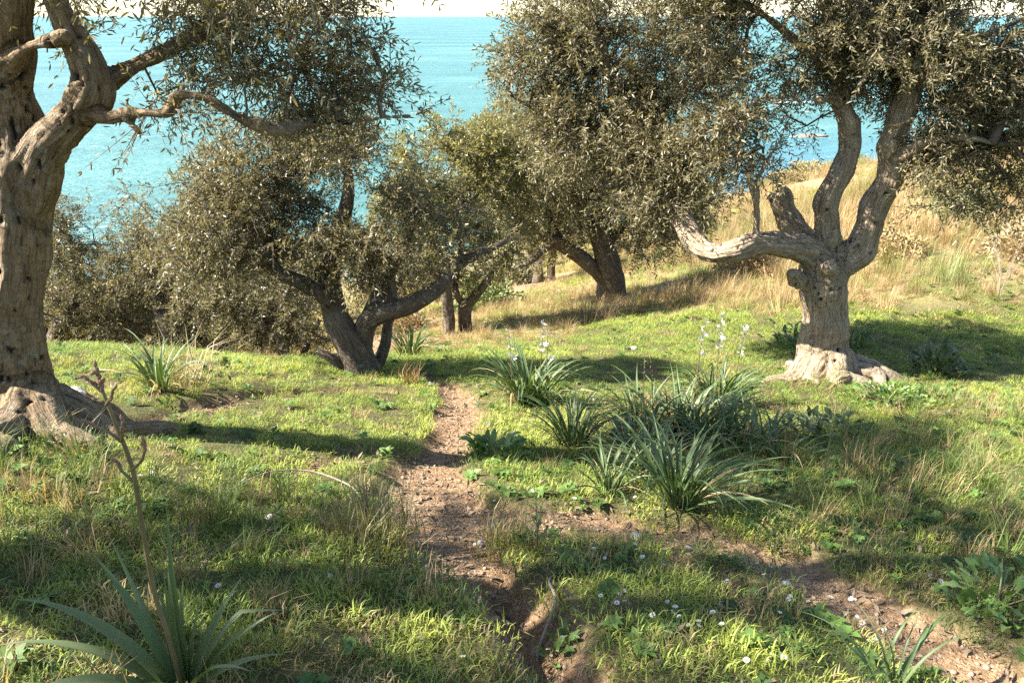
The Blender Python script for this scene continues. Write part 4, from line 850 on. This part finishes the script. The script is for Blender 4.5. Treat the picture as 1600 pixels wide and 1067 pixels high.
# dead branch lying in the turf
bb = gp(470, 752); Pb = np.array([gp(u, v, dz) for u, v, dz in ((345,775,.01), (385,757,.03), (430,748,.05), (490,748,.05), (545,765,.03), (565,778,.0))])-bb
fb = thing('fallen_branch', 'thin arched dead branch lying on the turf before the large twisted trunk\'s shadow', 'branch', bb); Pc, Rc = catmull(Pb, [.002, .0035, .004, .005, .0055, .006], .04); V, Fs, q = tube(Pc, Rc, 7); obj('branch', mesh('branch', V, Fs, None, True), M['dead_wood'], fb)
for u, v, du, dv in ((385,757,-20,20), (400,748,15,-18)):
    a = gp(u, v, .05)-bb; e = a+np.array([du*.004, .02, -dv*.004]); V, Fs, q = tube(np.array([a, (a+e)/2+.01, e]), np.array([.004, .003, .0015]), 5); obj('twig', mesh('twig', V, Fs), M['dead_wood'], fb)
# root bared by the gully
bb = gp(838, 960); Pb = np.array([gp(u, v, dz) for u, v, dz in ((880,890,.0), (858,905,.02), (868,935,.04), (842,955,.02), (846,985,-.03))])-bb; Pc, Rc = catmull(Pb, [.006, .007, .008, .007, .004], .03); V, Fs, q = tube(Pc, Rc, 8, 3, .2)
r = obj('bare_root', mesh('bare_root', V, Fs, None, True), M['dead_wood'], loc=bb); tag(r, 'brown root bared along the gully bank of the path', 'root')
for k, (u, v, s, m, lab) in enumerate(((115,628,.11,'stone','grey flat stone on the turf ledge behind the large twisted trunk'), (925,625,.035,'pale_stone','small white stone on the sunny lawn behind the asphodels'), (990,545,.04,'pale_stone','grey white stone higher up the sunny lawn'),
    (1234,572,.06,'pale_stone','rounded pale stone beside the pale trunk\'s left root'), (748,836,.026,'stone','long pale stone on bare earth where the paths meet'), (995,828,.035,'stone','rounded grey stone on the side path below the biggest asphodel'), (1080,838,.02,'stone','tiny stone on the side path below the biggest asphodel\'s right leaves'),
    (672,595,.04,'pale_stone','white stone at the path head beside the rusty tuft'), (1336,915,.018,'pale_stone','small pale stone on the sunlit patch of the lower side path'), (1125,930,.03,'stone','flat grey stone in the turf among the daisies'), (1232,890,.018,'pale_stone','pale pebble on the lower side path'), (8,695,.07,'pale_stone','pale stone against the large twisted trunk at the picture\'s edge'), (424,812,.04,'stone','dark stone in the shaded turf below the dead branch'))):
    V, F = blob_rock(g, 3, .55); p = gp(u, v); o = obj('stone', mesh('stone', V*s, F, None, True), M[m], loc=(p[0], p[1], p[2]+s*.25)); o.rotation_euler = (0, 0, g.uniform(0, 6)); tag(o, lab, 'stone')
# daisies
def daisy_mesh():
    V = []; F = []; tone = []; n = 12
    for k in range(n):
        a = k*2*math.pi/n; d = np.array([math.cos(a), math.sin(a), 0]); s = np.array([-math.sin(a), math.cos(a), 0]); b = len(V)
        V += [d*.003+[0, 0, .045], d*.007+s*.0021+[0, 0, .0475], d*.0125+[0, 0, .0485], d*.007-s*.0021+[0, 0, .0475]]; F.append([b, b+1, b+2, b+3])
    V2, F2 = prisms(np.array([[0, 0, -.01], [0, 0, .0445]]), np.array([[0, 0, .0445], [0, 0, .0485]]), np.array([.0009, .0035]), np.array([.0009, .0022]), 6)
    b = len(V); me = mesh('daisy', np.vstack([np.array(V), V2]), [np.vstack([np.array(F), F2+b])], {'tone': ('FLOAT', 'FACE', np.full(n+12, .8))})
    for m in ('petal', 'stem_green', 'daisy_eye'): me.materials.append(M[m])
    mi = np.zeros(n+12, np.int32); mi[n:n+6] = 1; mi[n+6:] = 2; me.polygons.foreach_set('material_index', mi); return me
DM = daisy_mesh()
D1 = [(435,512),(463,507),(367,500),(450,614),(235,575),(277,575),(415,703),(527,703),(557,695),(648,711),(792,691),(735,651),(495,788),(765,760),(838,790),(860,750),(888,767),(815,830),(867,810),(935,822),(995,806),(906,857),(928,862),(950,879),(222,786),(260,846),(152,836),(115,838),(100,815),(82,787),(35,806),(47,762),(17,714),(468,961),(475,986),(522,990),(367,995),(430,1002),(1200,604),(1212,626),(1048,418),(172,550)]
D2 = [(423,516),(84,623),(757,727),(1284,663),(1205,697),(1265,692),(1270,744),(1303,741),(1222,513),(1168,492),(1340,463),(1370,503),(1393,523),(1464,548),(1530,546),(1445,787),(1482,771),(1363,250),(1073,262),(876,222),(580,1007),(700,190),(728,240)]
D3 = [(990,672),(1225,558),(1470,612),(1570,622),(630,157),(673,157),(1090,290)]
PX = [(1040+x*.35, 697+y*.35) for x, y in D1]+[(520+x*.35, 697+y*.35) for x, y in D2]+[(x*.35, 697+y*.35) for x, y in D3]
for u, v in PX:
    p = gp(u, v); o = obj('daisy', DM, None, loc=p); o.rotation_euler = (g.normal(.25, .3), g.normal(-.1, .3), g.uniform(0, 6)); s = g.uniform(.8, 1.2); o.scale = (s,)*3
    tag(o, 'small white daisy standing in the short turf', 'daisy', 'daisies in the turf')
# far shore: rocks in the shallows and bushes on the headland
for k, (u, v, s, lab) in enumerate(((1272,213,5.5,'dark rock awash in the shallows seen between the pale trunk\'s limbs'), (1252,214,3.,'small low rock beside the dark rock awash in the shallows'), (1215,158,4.,'rock under the breaking surf farther out'), (1385,150,4.,'surf washed rock seen right of the middle limb'))):
    d = ray(u, v); P_ = CAM+d*((SEA_Z-CAM[2])/d[2]); V, F = blob_rock(g, 3, .16); o = obj('sea_rock', mesh('sea_rock', V*s, F, None, False), M['sea_rock'], loc=(P_[0], P_[1], SEA_Z)); tag(o, lab, 'rock')
def shrub(u, v, Y, r, label, seed, col, h=.8):
    g = np.random.default_rng(seed); b = slope(u, v, Y); t = thing('shrub', label, 'shrub', b); n = 2600; d = unit(g.normal(size=(n, 3))); d[:, 2] = np.abs(d[:, 2]); rr = (g.random((n, 1))**.35)*(1+.35*vnoise(d*2.2+seed, 3))[:, None]
    P = d*rr*[r, r, r*h]; l = r*.13; a = unit(d+g.normal(size=(n, 3))*.6)*l; s = unit(np.cross(a, g.normal(size=(n, 3))))*l*.22
    V = np.stack([P, P+a*.5+s, P+a, P+a*.5-s], 1).reshape(-1, 3)
    obj('foliage', mesh('foliage', V, np.arange(n*4).reshape(-1, 4), {'tone': ('FLOAT', 'FACE', g.beta(2, 2, n))}), leafy('shrub_%d' % seed, [(0, tuple(c*.6 for c in col)), (.5, col), (1, tuple(c*1.5 for c in col))], .6, .25), t)
    e = unit(g.normal(size=(9, 3))*[1, 1, .3]+[0, 0, .8])*r*.6; V, F = prisms(np.zeros((9, 3))-[0, 0, .1], e, np.full(9, r*.035), np.full(9, r*.012), 5); obj('stem', mesh('stem', V, F), M['twig'], t)
for k, (u, v, Y, r, lab, col) in enumerate(((1225,262,58,1.2,'straw shrub at the headland\'s seaward tip',(.26,.22,.10)), (1262,250,60,1.5,'tallest straw shrub on the headland\'s shoulder',(.30,.24,.11)), (1300,240,62,1.4,'rounded tan shrub on the headland behind the middle limb',(.28,.23,.10)), (1200,275,55,.9,'small grey green shrub low on the headland\'s seaward edge',(.17,.18,.09)),
    (1350,225,63,1.4,'green tinted shrub on the headland between middle and right limb',(.19,.20,.08)), (1240,285,50,.9,'small tan shrub below the headland track',(.27,.21,.1)), (1090,330,30,1.0,'grey green shrub left of the far pale track',(.15,.16,.08)), (1450,330,24,1.2,'straw shrub on the hillside right of the right limb',(.33,.25,.12)), (1540,350,20,1.1,'reddish straw shrub on the hillside near the picture\'s edge',(.34,.22,.11)), (760,470,17,.8,'green bramble beyond the twin trunked olive',(.14,.17,.05)), (800,430,24,1.2,'grey shrub on the slope behind the long low limb',(.22,.20,.12)), (1400,440,13.5,.55,'tan scrub bush at the straw edge right of the pale trunk',(.34,.25,.12)), (1180,440,14.5,.6,'brown scrub bush at the straw edge left of the pale trunk',(.26,.18,.09)), (1590,430,12.5,.6,'pale wiry scrub bush at the picture\'s right edge',(.38,.29,.16)), (1500,400,15.,.7,'green tinged scrub bush in the straw above the dark leafy bush',(.22,.23,.09)), (640,530,13,.5,'dry brown shrub beside the twin trunked olive\'s foot',(.25,.17,.09)))):
    shrub(u, v, Y, r, lab, 500+k, col)
tris = sum(len(m.loops)-2*len(m.polygons) for m in {o.data for o in S.objects if o.type == 'MESH'}); print('TRIS', tris, 'OBJ', len(S.objects))
